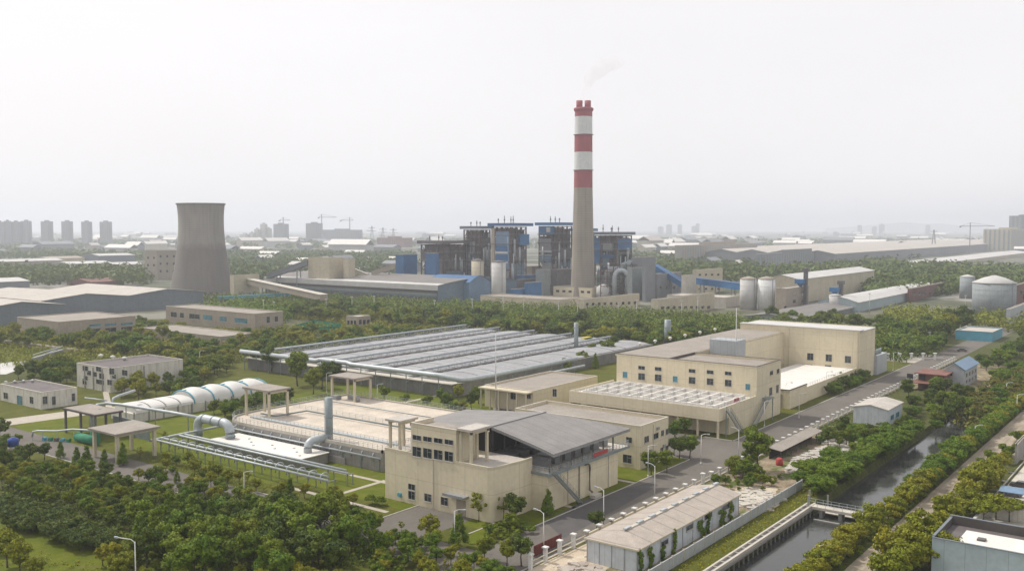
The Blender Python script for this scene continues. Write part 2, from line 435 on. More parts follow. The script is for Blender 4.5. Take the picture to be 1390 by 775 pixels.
# ------------------------------------------------------------------ plants
def leafcloud(mb,c,r,n,s,fl=.8,rnd=random):
    """n leaf sprays of size s in a lumpy cloud"""
    v,f=mb.v,mb.f
    for _ in range(n):
        while 1:
            d=Vector((rnd.gauss(0,1),rnd.gauss(0,1),rnd.gauss(0,1)))
            if d.length>.01:break
        d.normalize()
        k=(rnd.random()**.33)
        p=Vector(c)+Vector((d.x*r[0]*k,d.y*r[1]*k,d.z*r[2]*k))
        nrm=(d*1.7+Vector((rnd.uniform(-1,1),rnd.uniform(-1,1),rnd.uniform(-.3,1.1)))).normalized()
        a=nrm.cross(Vector((rnd.uniform(-1,1),rnd.uniform(-1,1),rnd.uniform(-1,1)))).normalized(); b=nrm.cross(a)
        q=s*rnd.uniform(.6,1.35); e=q*rnd.uniform(.45,.8)
        k0=len(v)
        v.extend([tuple(p-a*q*.5),tuple(p+b*e*.5+nrm*q*.1),tuple(p+a*q*.5),tuple(p-b*e*.5+nrm*q*.1)])
        f.append((k0,k0+1,k0+2,k0+3))
def crown(seed,w,h,z0,nc,nl,s,shape='round',spread=.62):
    rnd=random.Random(seed); mb=MB()
    for i in range(nc):
        while 1:
            x,y,z=rnd.uniform(-1,1),rnd.uniform(-1,1),rnd.uniform(-1,1)
            l=math.sqrt(x*x+y*y+z*z)
            if .35<l<1: break
        if shape=='cone':
            u=rnd.random()**1.3; a=rnd.uniform(0,6.283); rr=(1-u)*.8+.08; x,y,z=rr*math.cos(a)*spread*1.3,rr*math.sin(a)*spread*1.3,u*2-1
            cr=(.16+.22*(1-u))
        elif shape=='flat':
            z=z*.45+.25; cr=rnd.uniform(.22,.36); x*=spread*1.35; y*=spread*1.35
        elif shape=='loose':
            z=z*1.0; cr=rnd.uniform(.10,.24); x*=.8;y*=.8;z*=.82
        else:
            cr=rnd.uniform(.17,.36); x*=spread*1.16;y*=spread*1.16;z*=spread*1.1
            if z<-.3: x*=.75;y*=.75
        leafcloud(mb,(x*w,y*w,z0+h/2+z*h/2),(cr*w,cr*w,cr*h*.5*.85),int(nl/nc*rnd.uniform(.7,1.3)),s,rnd=rnd)
    return mb
def trunkmb(seed,hh,r,w,z0,n=5):
    rnd=random.Random(seed); mb=MB()
    p=Vector((0,0,-.2)); q=Vector((rnd.uniform(-.15,.15),rnd.uniform(-.15,.15),z0*1.05))
    mb.cyl(p,q,r,r*.7,7)
    t=Vector((q.x+rnd.uniform(-.3,.3),q.y+rnd.uniform(-.3,.3),z0+hh*.6)); mb.cyl(q,t,r*.7,r*.2,6)
    for i in range(n):
        a=6.283*i/n+rnd.uniform(-.5,.5); s=q.lerp(t,rnd.uniform(0,.7)); e=s+Vector((math.cos(a)*w*rnd.uniform(.4,.7),math.sin(a)*w*rnd.uniform(.4,.7),hh*rnd.uniform(.2,.42)))
        mb.cyl(s,e,r*.38,r*.1,5)
    return mb
# kind: (width radius, crown height, clear stem, clumps, leaves, leaf size, shape, trunk radius)
KND={'round':(2.6,4.6,1.3,30,3600,.36,'round',.16,'leaf'),
 'bushy':(2.3,3.6,.5,26,2900,.34,'round',.12,'leaf'),
 'cone':(1.9,5.6,.9,38,2800,.33,'cone',.13,'leaf_green'),
 'flat':(3.0,2.9,1.6,22,2000,.48,'flat',.14,'leaf_olive'),
 'loose':(1.5,3.4,1.2,22,520,.34,'loose',.07,'leaf_olive'),
 'willow':(2.5,3.9,.1,34,3000,.30,'round',.12,'leaf_grey'),
 'belt':(5.0,7.2,1.8,34,2300,.80,'round',.25,'leaf'),
 'dark':(5.2,8.6,1.8,36,2400,.82,'round',.28,'leaf_dark'),
 'shrub':(1.5,1.9,.1,12,800,.34,'round',.06,'leaf'),
 'brown':(2.8,3.4,.2,22,1900,.45,'round',.12,'leaf_brown'),
 'canal':(2.9,3.9,.3,28,3400,.34,'round',.12,'leaf_green')}
PM={}
for i,(k,q) in enumerate(KND.items()):
    for j in range(4 if k in('round','bushy','belt','canal') else 3):
        W,H_,Z,nc,nl,s,sh,tr,mt=q
        PM[k,j]=(crown(100*i+j,W,H_,Z,nc,nl,s,sh).mesh(k+'_crown',M[mt]),trunkmb(100*i+j,H_,tr,W,Z).mesh(k+'_trunk',M['bark']))
for j in range(3):   # the round crown again in other greens
    for k,src,mt in (('round_olive','round','leaf_olive'),('belt_olive','belt','leaf_olive'),('round_dark','round','leaf_dark'),('round_green','round','leaf_green'),('belt_green','belt','leaf_green'),('canal_olive','canal','leaf_olive')):
        a=PM[src,j][0].copy(); a.materials.clear(); a.materials.append(M[mt]); PM[k,j]=(a,PM[src,j][1])
def nv(k): return sum(1 for a in PM if a[0]==k)
NPL={'tree':0,'shrub':0}
def plant(kind,x,y,s,label,group,name='tree',cat=None,z=0,trunk=True,hs=1.):
    cr,tk=PM[kind,random.randrange(nv(kind))]
    r=thing(name,label,cat or name,(x,y,z),group); r.rotation_euler=(0,0,R(0,6.28)); r.scale=(s,s,s*hs*R(.9,1.12))
    o=bpy.data.objects.new('crown',cr); col.objects.link(o); o.parent=r
    if trunk:
        o=bpy.data.objects.new('trunk',tk); col.objects.link(o); o.parent=r
    NPL[name]=NPL.get(name,0)+1
    return r
def inpoly(x,y,P):
    c=False; n=len(P)
    for i in range(n):
        (a,b),(d,e)=P[i],P[(i+1)%n]
        if (b>y)!=(e>y) and x<(d-a)*(y-b)/(e-b)+a: c=not c
    return c
PLACED=[]
def scatter(poly,sp,kinds,label,group,name='tree',cat=None,s=(.8,1.2),jit=.38,exc=True,px=True,limit=999,hs=1.,mind=.6):
    P=[G(*p) for p in poly] if px else poly
    xs=[p[0] for p in P]; ys=[p[1] for p in P]
    pts=[]; x=min(xs); row=0
    while x<max(xs):
        y=min(ys)+(row%2)*sp/2
        while y<max(ys):
            a,b=x+R(-jit,jit)*sp,y+R(-jit,jit)*sp
            if inpoly(a,b,P) and not(exc and any(e[0]<a<e[2] and e[1]<b<e[3] for e in EXC)) and all((a-c)**2+(b-d)**2>(sp*mind)**2 for c,d in PLACED):
                pts.append((a,b)); PLACED.append((a,b))
            y+=sp
        x+=sp*.87; row+=1
    if len(pts)>limit: random.shuffle(pts); pts=pts[:limit]
    for a,b in pts: plant(random.choice(kinds),a,b,R(*s),label,group,name,cat,hs=hs)
    return len(pts)
def trees_px(lst,kinds,label,group,name='tree',s=1.,cat=None):
    for p in lst:
        x,y=G(p[0],p[1]); k=p[3] if len(p)>3 else random.choice(kinds)
        PLACED.append((x,y)); plant(k,x,y,(p[2] if len(p)>2 else 1)*s,label,group,name,cat)
def mass(name,label,poly,sp,size,hgt,m,nl=45,ls=2.4,px=True,cat='wood',exc=True):
    """foliage nobody could count: one mesh of leaf clouds"""
    P=[G(*p) for p in poly] if px else poly
    xs=[p[0] for p in P]; ys=[p[1] for p in P]; mb=MB(); rnd=random.Random(len(name)+int(xs[0]))
    x=min(xs); row=0
    while x<max(xs):
        y=min(ys)+(row%2)*sp/2
        while y<max(ys):
            a,b=x+R(-.45,.45)*sp,y+R(-.45,.45)*sp
            if inpoly(a,b,P) and not(exc and any(e[0]<a<e[2] and e[1]<b<e[3] for e in EXC)):
                k=R(.65,1.25); hh=hgt*R(.7,1.25)
                leafcloud(mb,(a,b,hh*.5),(size*k,size*k,hh*.55),nl,ls,rnd=rnd)
            y+=sp
        x+=sp*.87; row+=1
    if not mb.v: return
    return struct(name,mb,M[m],label,cat,'stuff')
# ------------------------------------------------------------------ ground sheet with the canal cut into it
CX0,CX1=40.,330.; WY0,WY1=53.0,63.0
gx=[-280,-60,CX0,100,186,CX1,470,800,1400,3000,6000,10000,15900]; gy=[-8900,-4000,-1500,-400,-60,20,WY0-1.0,WY1+1.2,120,240,400,800,1600,3500,8000,15900]
g=MB()
for i in range(len(gx)-1):
    for j in range(len(gy)-1):
        if CX0<=gx[i] and gx[i+1]<=CX1 and gy[j]==WY0-1.0: continue
        g.quad((gx[i],gy[j],0),(gx[i+1],gy[j],0),(gx[i+1],gy[j+1],0),(gx[i],gy[j+1],0))
# sloping banks
g.quad((CX0,WY0-1,0),(CX1,WY0-1,0),(CX1,WY0+.6,-2.4),(CX0,WY0+.6,-2.4))
g.quad((CX0,WY1+.2,-2.4),(CX1,WY1+.2,-2.4),(CX1,WY1+1.2,0),(CX0,WY1+1.2,0))
g.quad((CX0,WY0-1,0),(CX0,WY0+.6,-2.4),(CX0,WY1+.2,-2.4),(CX0,WY1+1.2,0)); g.quad((CX1,WY0-1,0),(CX1,WY1+1.2,0),(CX1,WY1+.2,-2.4),(CX1,WY0+.6,-2.4))
struct('ground',g,M['land'])
struct('water',MB().quad((CX0,WY0-.6,-1.5),(CX1,WY0-.6,-1.5),(CX1,WY1+1.,-1.5),(CX0,WY1+1.,-1.5)),M['water'])
def sheet(name,poly,m,z,px=True,kind='structure',thick=None):
    P=[G(*p) for p in poly] if px else poly
    if thick: return struct(name,MB().prism(P,-.2,thick),M[m])
    a=sum(P[i][0]*P[(i+1)%len(P)][1]-P[(i+1)%len(P)][0]*P[i][1] for i in range(len(P)))
    if a<0:P=P[::-1]
    return struct(name,MB().quad(*[(p[0],p[1],z) for p in P]),M[m])
def rect(x0,y0,x1,y1): return [(x0,y0),(x1,y0),(x1,y1),(x0,y1)]
# lawns
sheet('lawn',rect(100,101,470,330),'grass',.006,px=False)
sheet('lawn',rect(132,100.6,204,162),'grass_bright',.010,px=False)
sheet('lawn',rect(229,101,262,107),'grass_bright',.011,px=False)
sheet('lawn',rect(128,163,232,245),'grass_bright',.010,px=False)
sheet('lawn',rect(60,100,92,190),'grass_bright',.010,px=False)
sheet('lawn',[(0,474),(30,473),(85,480),(50,487),(0,494)],'grass_bright',.012)
sheet('lawn',[(20,577),(105,562),(112,585),(130,612),(60,608)],'grass_bright',.014)
# roads
sheet('road',rect(60,88.6,760,100.),'asphalt',.018,px=False)
sheet('road',rect(112.5,99.9,122.5,300),'asphalt',.022,px=False)
sheet('road',rect(203,99.9,227,176),'asphalt',.022,px=False)
sheet('road',rect(122.4,112,135.9,126),'asphalt',.026,px=False)
sheet('road',[(122.4,270),(122.4,280),(150,276),(178,262),(178,256),(150,266)],'path_conc',.026,px=False)
sheet('road',[(740,708),(800,675),(888,653),(893,659),(800,712),(765,730)],'asphalt_shadow',.030)  # front building's shadow on the road, painted as a darker asphalt patch
sheet('road',rect(405,100,440,112),'path_conc',.022,px=False)
sheet('path',rect(126.5,144.2,145.5,145.4),'path_conc',.03,px=False)
sheet('path',rect(128.5,128,129.7,160),'path_conc',.034,px=False)
sheet('path',rect(143.5,135.6,144.7,160),'path_conc',.034,px=False)
sheet('path',rect(176,100,177.2,106),'path_conc',.03,px=False)
sheet('path',rect(153,100,154.2,104),'path_conc',.03,px=False)
sheet('path',rect(178,205,232,206.5),'path_conc',.03,px=False)
sheet('path',[(148,262),(150,262),(170,300),(168,300)],'path_conc',.03,px=False)
sheet('dirt_road',rect(60,41.6,520,47.2),'dirt_road',.015,px=False)
sheet('dirt_road',rect(250,20,340,41.5),'dirt_road',.012,px=False)
sheet('yard',rect(128,70,196,87.8),'soil',.008,px=False)
sheet('yard',rect(196,66.5,262,86.5),'soil',.010,px=False)
sheet('yard',rect(100,78,131,87.9),'sand',.013,px=False)
sheet('verge',rect(131,84,170,87.4),'sand',.016,px=False)
sheet('yard',rect(150,-40,250,35.5),'pale_conc',.008,px=False)
sheet('yard',rect(340,62,420,87),'soil',.010,px=False)
sheet('bank',rect(60,65.0,196,69.4),'grass',.012,px=False)
# irregular patches of rubble ground
def blob(cx,cy,rx,ry,m,z,name='yard',seed=0,rot=0):
    P=[]
    for i in range(40):
        t=6.283*i/40; k=1+.35*noise.noise(Vector((math.cos(t)*1.3+seed,math.sin(t)*1.3,seed)))+.12*noise.noise(Vector((math.cos(t)*5,math.sin(t)*5,seed)))
        a,b=rx*k*math.cos(t),ry*k*math.sin(t); P.append((cx+a*math.cos(rot)-b*math.sin(rot),cy+a*math.sin(rot)+b*math.cos(rot)))
    sheet(name,P,m,z,px=False)
blob(183,76,9,4.2,'sand',.016,seed=1); blob(178,70.8,4,1.6,'sand',.020,seed=2); blob(222,75.5,17,5,'sand',.024,seed=3); blob(243,77,8,4,'sand',.028,seed=4)
blob(124,82,7,4,'sand',.030,seed=5)
# kerbs
def kerb(segs,label=None):
    for a,b in segs:
        d=Vector((b[0]-a[0],b[1]-a[1],0)).normalized(); n=Vector((-d.y,d.x,0))*.14
        P=[(a[0]-n.x,a[1]-n.y),(b[0]-n.x,b[1]-n.y),(b[0]+n.x,b[1]+n.y),(a[0]+n.x,a[1]+n.y)]
        struct('kerb',MB().prism(P,-.1,.13),M['curb'])
kerb([((138,100.1),(202.5,100.1)),((227.6,100.1),(400,100.1)),((202.8,100.3),(202.8,160)),((227.3,100.3),(227.3,108)),((122.7,126),(122.7,160)),((112.3,100),(112.3,240)),((110,88.4),(420,88.4)),((136.2,112),(136.2,107)),((128.5,107),(136,107)),((136,126.2),(122.8,126.2))])
# kerbed green island by the front building
isl=[(126,101.5),(138,100.8),(138,106.6),(130,106.8),(125.2,105.6),(124.4,103.4)]
struct('lawn',MB().prism(isl,-.1,.12),M['grass_bright'])
# ================================================================== near plant buildings
def wrow(root,b,face,pts,w,h,**k):
    for p in pts: window(root,b,face,p[0],p[1],w,h,**k)
def rail(root,pts,z,h=1.1,sp=2.,m='galv',name='railing',n=3):
    r=MB()
    for a,b in zip(pts[:-1],pts[1:]):
        a3=Vector((a[0],a[1],z));b3=Vector((b[0],b[1],z)); L_=(b3-a3).length
        if L_<.1: continue
        for k in range(n): r.bar(a3+Vector((0,0,h*(k+1)/n)),b3+Vector((0,0,h*(k+1)/n)),.05)
        c=max(1,int(L_/sp))
        for i in range(c+1):
            q=a3.lerp(b3,i/c); r.bar(q,q+Vector((0,0,h)),.06)
    return part(name,r,M[m],root)
def stair(root,a,b,w,m='galv_dark',side='y'):
    """a = foot, b = head; treads between two stringers, with handrails"""
    a=Vector(a);b=Vector(b); s=MB(); n=int((b.z-a.z)/.19)
    d=Vector((b.x-a.x,b.y-a.y,0)).normalized(); o=Vector((-d.y,d.x,0))*w/2
    for k in(-1,1):
        s.bar(a+o*k,b+o*k,.16)
    part('stringer',s,M[m],root)
    t=MB()
    for i in range(n+1):
        q=a.lerp(b,i/n); e=d*.14
        t.quad(q-o-e,q+o-e,q+o+e,q-o+e)
    part('tread',t,M[m],root)
    h=MB()
    for k in(-1,1):
        for z in(.55,1.05): h.bar(a+o*k+Vector((0,0,z)),b+o*k+Vector((0,0,z)),.05)
        for i in range(9): q=a.lerp(b,i/8)+o*k; h.bar(q,q+Vector((0,0,1.05)),.05)
    part('handrail',h,M[m],root)
# ---- front building
def zr(y): return 11.6+3.4*((y-101.4)/15.2)**.88 if y<=116.6 else 15.-1.1*(y-116.6)/19.4
def xn(y): return 147.2 if y<=116.6 else 147.2-3.2*min(1,(y-116.6)/3)
def xf(y): return 176.6-10.4*(y-101.4)/15.2 if y<=116.6 else 166.2-3.6*(y-116.6)/19.4
EXC+= [(133,100,178,139)]
fb=(136.,107.,147.5,135.4,10.)
r=thing('filter_building','cream building nearest the camera under a wide grey ribbed roof','building',(152,118,0))
w=MB()
# lower front block with the rounded near corner
P=[(136,135.4),(136,108.9)]
for i in range(7):
    t=math.pi+math.pi/2*i/6; P.append((137.2+1.2*math.cos(t),108.7+1.2*math.sin(t)))
P+=[(144.2,106.6),(147.5,106.6),(147.5,135.4)]
w.prism(P,-.3,9.9)
part('wall',w,M['beige'],r)
part('terrace_floor',MB().prism([(136.2,135.2),(136.2,128.3),(147.3,128.3),(147.3,135.2)],9.9,9.96),M['roof_pale'],r); part('terrace_floor',MB().prism([(136.25,116.1),(136.25,108.9),(137.4,107.7),(144.2,106.9),(147.3,106.9),(147.3,116.1)],9.9,9.96),M['roof_pale'],r)
k=MB(); Q=P[:]
for a,b in zip(Q[:-1],Q[1:]):
    if abs(a[0]-147.5)<.01 and abs(b[0]-147.5)<.01: continue
    d=Vector((b[0]-a[0],b[1]-a[1],0)); 
    if d.length<.01: continue
    d.normalize(); n_=Vector((-d.y,d.x,0))*.16
    lo=9.9
    k.prism([(a[0]-n_.x*.2,a[1]-n_.y*.2),(b[0]-n_.x*.2,b[1]-n_.y*.2),(b[0]+n_.x*2,b[1]+n_.y*2),(a[0]+n_.x*2,a[1]+n_.y*2)],lo,lo+.55)
part('parapet',k,M['beige_trim'],r)
# upper front room
ub=MB(); ub.box(136.003,116.3,9.9,142.4,128.1,15.6); 
ub.box(136.003,116.3,15.6,136.3,128.1,16.4); ub.box(136.3,116.3,15.6,142.4,116.6,16.4); ub.box(136.3,127.8,15.6,142.4,128.1,16.4)
part('upper_room',ub,M['beige'],r)
part('roof',MB().box(136.31,116.61,15.5,142.3,127.79,15.66),M['roof_conc'],r)
part('coping',MB().box(135.92,116.22,16.4,136.36,128.18,16.5).box(136.37,116.22,16.4,142.4,116.64,16.5).box(136.37,127.76,16.4,142.4,128.18,16.5),M['coping'],r)
fbx=(136.,107.,0,0)
for i in range(4):
    x=566+i*14.5; window(r,fbx,'L',x,593.8+i*2.0,11,6.2)
    window(r,fbx,'L',x,612.8+i*2.1,11,12.6)
window(r,fbx,'L',559,660.5,8.5,7.5); window(r,fbx,'L',559,672,8.5,10.5); window(r,fbx,'L',581,675,8.8,10); window(r,fbx,'L',603.3,680,9,10.5)
# entrance
part('door',MB().box(135.95,113.9,0,136.05,116.3,3.1),M['tan_wall'],r)
part('door_canopy',MB().box(134.,113.2,3.9,136,118.2,4.15).box(134.,113.2,4.15,134.12,118.2,4.4),M['steel_grey'],r)
part('vent_fan',MB().cyl((135.6,131.2,1.4),(136,131.2,1.4),.45,n=12),M['teal_blue'],r)
# main hall
part('hall_wall',MB().box(147.5,103,-.3,174,135.2,7.5),M['beige'],r)
part('deck',MB().box(147.2,102.2,7.5,177.5,136,7.75),M['pale_conc'],r)
part('deck_edge',MB().box(147.1,102.08,7.25,177.6,102.19,7.85).box(177.51,102.2,7.25,177.62,136,7.85).box(147.08,102.2,7.25,147.19,107.,7.85),M['galv_dark'],r)
rail(r,[(147.3,106.8),(147.3,102.3),(177.4,102.3),(177.4,112)],7.75,1.15,1.3,'galv')
rail(r,[(136.5,128.6),(136.5,135),(147,135)],10.45,.8,1.5,'galv',n=2)
# equipment in the shaded hall: tanks and gantry posts
for i in range(7):
    for j in range(3): part('filter_tank',MB().box(151+i*3.6,106+j*8.,7.75,153.2+i*3.6,111+j*8,9.1),M['steel_grey'],r)
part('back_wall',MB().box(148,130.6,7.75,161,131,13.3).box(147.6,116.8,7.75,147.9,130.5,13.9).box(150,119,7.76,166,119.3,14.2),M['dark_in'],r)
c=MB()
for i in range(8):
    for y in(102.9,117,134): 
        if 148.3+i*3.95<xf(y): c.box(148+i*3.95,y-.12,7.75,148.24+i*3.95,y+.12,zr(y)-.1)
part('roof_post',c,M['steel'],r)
part('banner',MB().box(163,102.2,8.0,168.5,102.26,8.8),M['red_bright'],r,'small red banner on the deck railing')
# shallow gabled sheet roof
rf=MB(); ys=[101.4+15.2*u/8 for u in range(9)]; yl=[116.6+19.4*u/8 for u in range(9)]
for Y in(ys,yl):
    for a,b_ in zip(Y[:-1],Y[1:]):
        k=len(rf.v)
        for y in(a,b_):
            for x in(xn(y),xf(y)):
                for dz in(0,.16): rf.v.append((x,y,zr(y)+dz))
        rf.f+=[(k,k+4,k+6,k+2),(k+1,k+3,k+7,k+5),(k,k+1,k+5,k+4),(k+2,k+6,k+7,k+3),(k,k+2,k+3,k+1),(k+4,k+5,k+7,k+6)]
part('sheet_roof',rf,M['metal_roof'],r)
part('ridge_cap',MB().bar((147.1,116.6,15.16),(166.3,116.6,15.16),.35),M['steel_grey'],r)
fa=MB()
for Y in(ys,yl[3:]):
    for a,b_ in zip(Y[:-1],Y[1:]):
        for X in((xn,.08),(xf,-.2)): fa.quad((X[0](a)+X[1],a,zr(a)-.45),(X[0](b_)+X[1],b_,zr(b_)-.45),(X[0](b_)+X[1],b_,zr(b_)-.02),(X[0](a)+X[1],a,zr(a)-.02))
fa.box(147.3,101.42,11.15,176.5,101.5,11.6); fa.box(144.1,135.8,13.4,162.4,135.9,13.88)
for y in ys[1::2]+yl[1::2]: fa.box(xn(y)+.4,y-.12,zr(y)-.5,xf(y)-.4,y+.12,zr(y)-.05)
part('fascia',fa,M['steel_grey'],r)
cp=MB()
for i in range(3): cp.tube([(159+i*5.,102.6,.2),(159+i*5.,102.6,6.4)],.12 if i else .09,8)
cp2=MB().tube([(160.2,102.5,7.),(161.2,102.5,7.),(161.9,102.5,6.6),(162,102.5,6.),(162,102.5,1.4),(162,101.8,1.0)],.22,8)
part('drain_pipe',MB().tube([(158.5,102.8,.1),(158.5,102.8,7.2)],.10,6),M['steel'],r); part('drain_pipe',cp2,M['steel'],r)
stair(r,(157.,101.6,.1),(148.,101.6,7.7),1.1)
part('drinking_box',MB().box(161,99.6+1.,0,163.6,101.9,.7),M['pale_conc'],r)
def colcanopy(name,label,x0,y0,x1,y1,z0,z1,col_=None,th=.45,parent=None,inset=.7,cols=4,group=None,legw=.28,m='beige_trim',roofm='roof_conc'):
    q=thing(name,label,'canopy',((x0+x1)/2,(y0+y1)/2,z0),group)
    s=MB(); s.box(x0,y0,z1-th,x1,y1,z1)
    part('slab',s,M[roofm],q)
    part('beam',MB().box(x0+inset*.6,y0+inset*.6,z1-th-.55,x1-inset*.6,y0+inset*.6+.3,z1-th-.003),M[m],q); part('beam',MB().box(x0+inset*.6,y1-inset*.6-.3,z1-th-.55,x1-inset*.6,y1-inset*.6,z1-th-.003),M[m],q)
    for a in(x0+inset,x1-inset):
        for c_ in(y0+inset,y1-inset): part('column',MB().box(a-legw,c_-legw,z0,a+legw,c_+legw,z1-th),M[m],q)
    return q
colcanopy('roof_canopy','small concrete canopy on four legs at the left corner of the front building',136.2,131.3,141.6,135.5,9.97,16.3,inset=.75,legw=.24,roofm='roof_pale')
colcanopy('roof_canopy','small concrete canopy on four legs beside the ribbed roof edge of the front building',135.9,112.4,141.9,116.1,9.97,16.9,inset=.6,legw=.24,roofm='roof_pale')
for y in(128.9,104.9): pass
for x in(154.5,170.): part('down_pipe',MB().box(x,102.85,0,x+.16,102.99,7.2),M['coping'],r)
part('down_pipe',MB().box(135.85,122.1,0,135.99,122.25,9.9),M['coping'],r)
# ---- annex
b=(187.,104.8,200.6,140.5,10.); EXC.append((185,103,202,142))
r=flat_building('office_annex','cream two storey block right behind the ribbed roof','building',b)
for x,y,w_,h_ in((854,597,7.5,7.5),(851.5,622.5,11,11)): window(r,b,'L',x,y,w_,h_)
for x,y,w_,h_ in((877.5,596,5.5,8),(889.8,591.5,7,7),(899,587.5,3.2,7),(905.3,585.5,3.2,7.5),(877,622,5.5,10),(898,612,3.2,9),(905,609,3.2,9)): window(r,b,'R',x,y,w_,h_)
for k_ in((191.6,3.2),(198.2,3.2),(195.,7.9)): part('air_conditioner',MB().box(k_[0]-.45,104.35,k_[1],k_[0]+.45,104.78,k_[1]+.65),M['frame_white'],r)
for x in(193.0,): part('down_pipe',MB().box(x,104.65,0,x+.15,104.79,9.4),M['coping'],r)
# ---- flat block with thin columns
b=(226.,163,262,181.5,6.6); EXC.append((218,160,264,184))
r=flat_building('pump_house','low cream block with a dark parapet line between tank cover and annex','building',b,par=.5)
for p in((697,541,7,9),(718,540,5,9),(753,537,5,10)): window(r,b,'L',p[0],p[1]-4,p[2],p[3])
lo=MB()
for i in range(6):
    y=163.5+i*3.4; lo.box(223.,y,0,223.4,y+.4,6.1)
part('column',lo,M['beige_trim'],r); part('eave',MB().box(222.6,163,6.1,226,181.5,6.5),M['beige_trim'],r)
# ---- large building: terrace, tall block, wing
r=thing('main_workshop','large cream workshop with a tall rear block and rows of roof cells','building',(270,125,0))
EXC+= [(224,100,380,160)]
w=MB(); w.box(233.5,104,-.3,252,151,7.2); w.box(227.2,104,4.6,233.5,151,7.2)
w.box(227.2,104,7.2,252,104.3,7.9); w.box(227.2,104.3,7.2,227.5,151,7.9); w.box(227.5,150.7,7.2,252,151,7.9)
part('terrace_wall',w,M['beige'],r)
c=MB()
for i in range(9): c.box(227.4,104.2+i*5.8,-.2,227.9,104.7+i*5.8,4.6)
part('column',c,M['beige_trim'],r)
part('terrace_floor',MB().box(227.51,104.31,7.1,251.9,150.69,7.25),M['roof_white'],r)
c=MB()
for i in range(12): c.box(229.2,106.5+i*3.7,7.25,249.5,107.0+i*3.7,8.1)
for x in(229,236,242.5,249.5): c.box(x,106.5,7.25,x+.35,147.6,8.25)
part('roof_cell_wall',c,M['roof_white'],r)
rail(r,[(227.4,150.8),(227.4,104.2),(251.9,104.2)],7.9,1.,1.8,'galv',n=2)
for i in range(6): rail(r,[(229.5,109+i*7.3),(244,109+i*7.3)],8.2,.9,2.4,'galv',n=2)
part('banner',MB().box(238,104.6,8.0,241.2,104.66,9.0),M['red_bright'],r)
w=MB(); w.box(252,104,-.3,269.8,149.8,15.4)
w.box(252,104,15.4,252.35,149.8,16.1); w.box(252.35,104,15.4,269.8,104.35,16.1); w.box(269.45,104.35,15.4,269.8,132,16.1)
part('tall_block_wall',w,M['beige'],r)
part('tall_block_roof',MB().box(252.36,104.36,15.3,269.4,132,15.46),M['roof_conc'],r)
part('coping',MB().box(251.9,103.9,16.1,252.45,149.9,16.2).box(252.46,103.9,16.1,269.9,104.45,16.2).box(269.35,104.46,16.1,269.9,132,16.2).box(252.46,131.8,15.5,269.9,132.1,16.2),M['tar'],r)
bb=(252,104,0,0)
for i,x in enumerate((871,893.5,939.5,964,988.5)):
    window(r,bb,'L',x,499+i*.6+ (x-871)*.045,8.5,4.5); window(r,bb,'L',x,511+(x-871)*.075,8.5,8.5)
for x,y in((848.5,508.5),(916.5,514.5),(1015,525)): window(r,bb,'L',x,y,5.5,7.5,m='glass_teal',fr='teal_blue')
for x,y,w_,h_ in((1047,506,3.6,5),(1056,503.5,3.2,5.5),(1046,531,3.5,10),(1055,527.5,3,10)): window(r,bb,'R',x,y,w_,h_)
# wing with roof ventilators
w=MB(); w.box(269.81,132,-.3,345,150.6,15.4); w.box(252.5,132.2,15.47,345,150.6,15.9)
part('wing_wall',w,M['beige'],r)
part('wing_roof',MB().box(252.6,132.4,15.9,344.8,150.4,16.0),M['roof_conc'],r)
for i in range(6):
    x,y=G(869+i*20.3,469-i*4.0,16.1)
    v=MB().lathe((x,y,16),[(.3,0),(.3,.4),(.6,.5),(.65,.75),(.45,1.05),(.08,1.2)],12)
    part('roof_ventilator',v,M['white_paint'],r)
# rear tall block
w=MB(); w.box(345.1,104,-.3,364,149.6,17.6)
w.box(345.1,104,17.6,345.5,149.6,18.1); w.box(363.6,104,17.6,364,149.6,18.1)
part('rear_block_wall',w,M['beige'],r)
part('rear_block_roof',MB().box(345.6,103.7,17.62,363.5,149.9,17.9).box(344.9,103.5,18.1,348.6,150,18.35),M['far_white'],r)
bb=(345.1,104,0,0)
for x,y in((1026,479),(1040,480),(1053,480.8),(1100,484),(1125,485.7),(1151,487.8)): window(r,bb,'L',x,y,8,9)
for x,y in((1099,496.2),(1124,497.5)): window(r,bb,'L',x,y,8,3.6)
part('down_pipe',MB().box(344.9,104.4,0,345.09,104.9,17.6).box(344.9,130,0,345.09,130.3,17.6),M['beige_trim'],r)
# low block between with pale roof
w=MB(); w.box(293.,104.6,-.3,345.,127,4.2); w.box(293,104.6,4.2,293.3,127,4.7); w.box(293.3,104.6,4.2,345,104.9,4.7); w.box(278.,104.3,-.3,292.9,118,5.6)
part('low_block_wall',w,M['beige'],r)
part('low_block_roof',MB().box(293.31,104.91,4.1,345,126.9,4.3).box(278.1,104.4,5.6,292.8,117.9,5.72),M['roof_white'],r)
part('door',MB().box(277.9,106.5,0,277.99,113.5,4.4),M['tan_wall'],r)
part('coping',MB().box(277.9,104.2,5.72,278.2,118.1,5.95).box(278.21,104.2,5.72,292.9,104.5,5.95),M['tar'],r)
rail(r,[(293.4,126),(293.4,105),(344.5,105)],4.7,.9,2.2,'galv',n=2)
stair(r,(246,102.4,.1),(256,102.4,6.6),1.2); part('landing',MB().box(256,101.7,6.5,259.5,104,6.7).box(258.9,102,0,259.1,102.2,6.5),M['galv_dark'],r)
stair(r,(238.5,102.6,.1),(230,102.6,7.2),1.2)
part('stair_post',MB().box(230,103.2,0,230.2,103.4,7.2),M['galv_dark'],r)
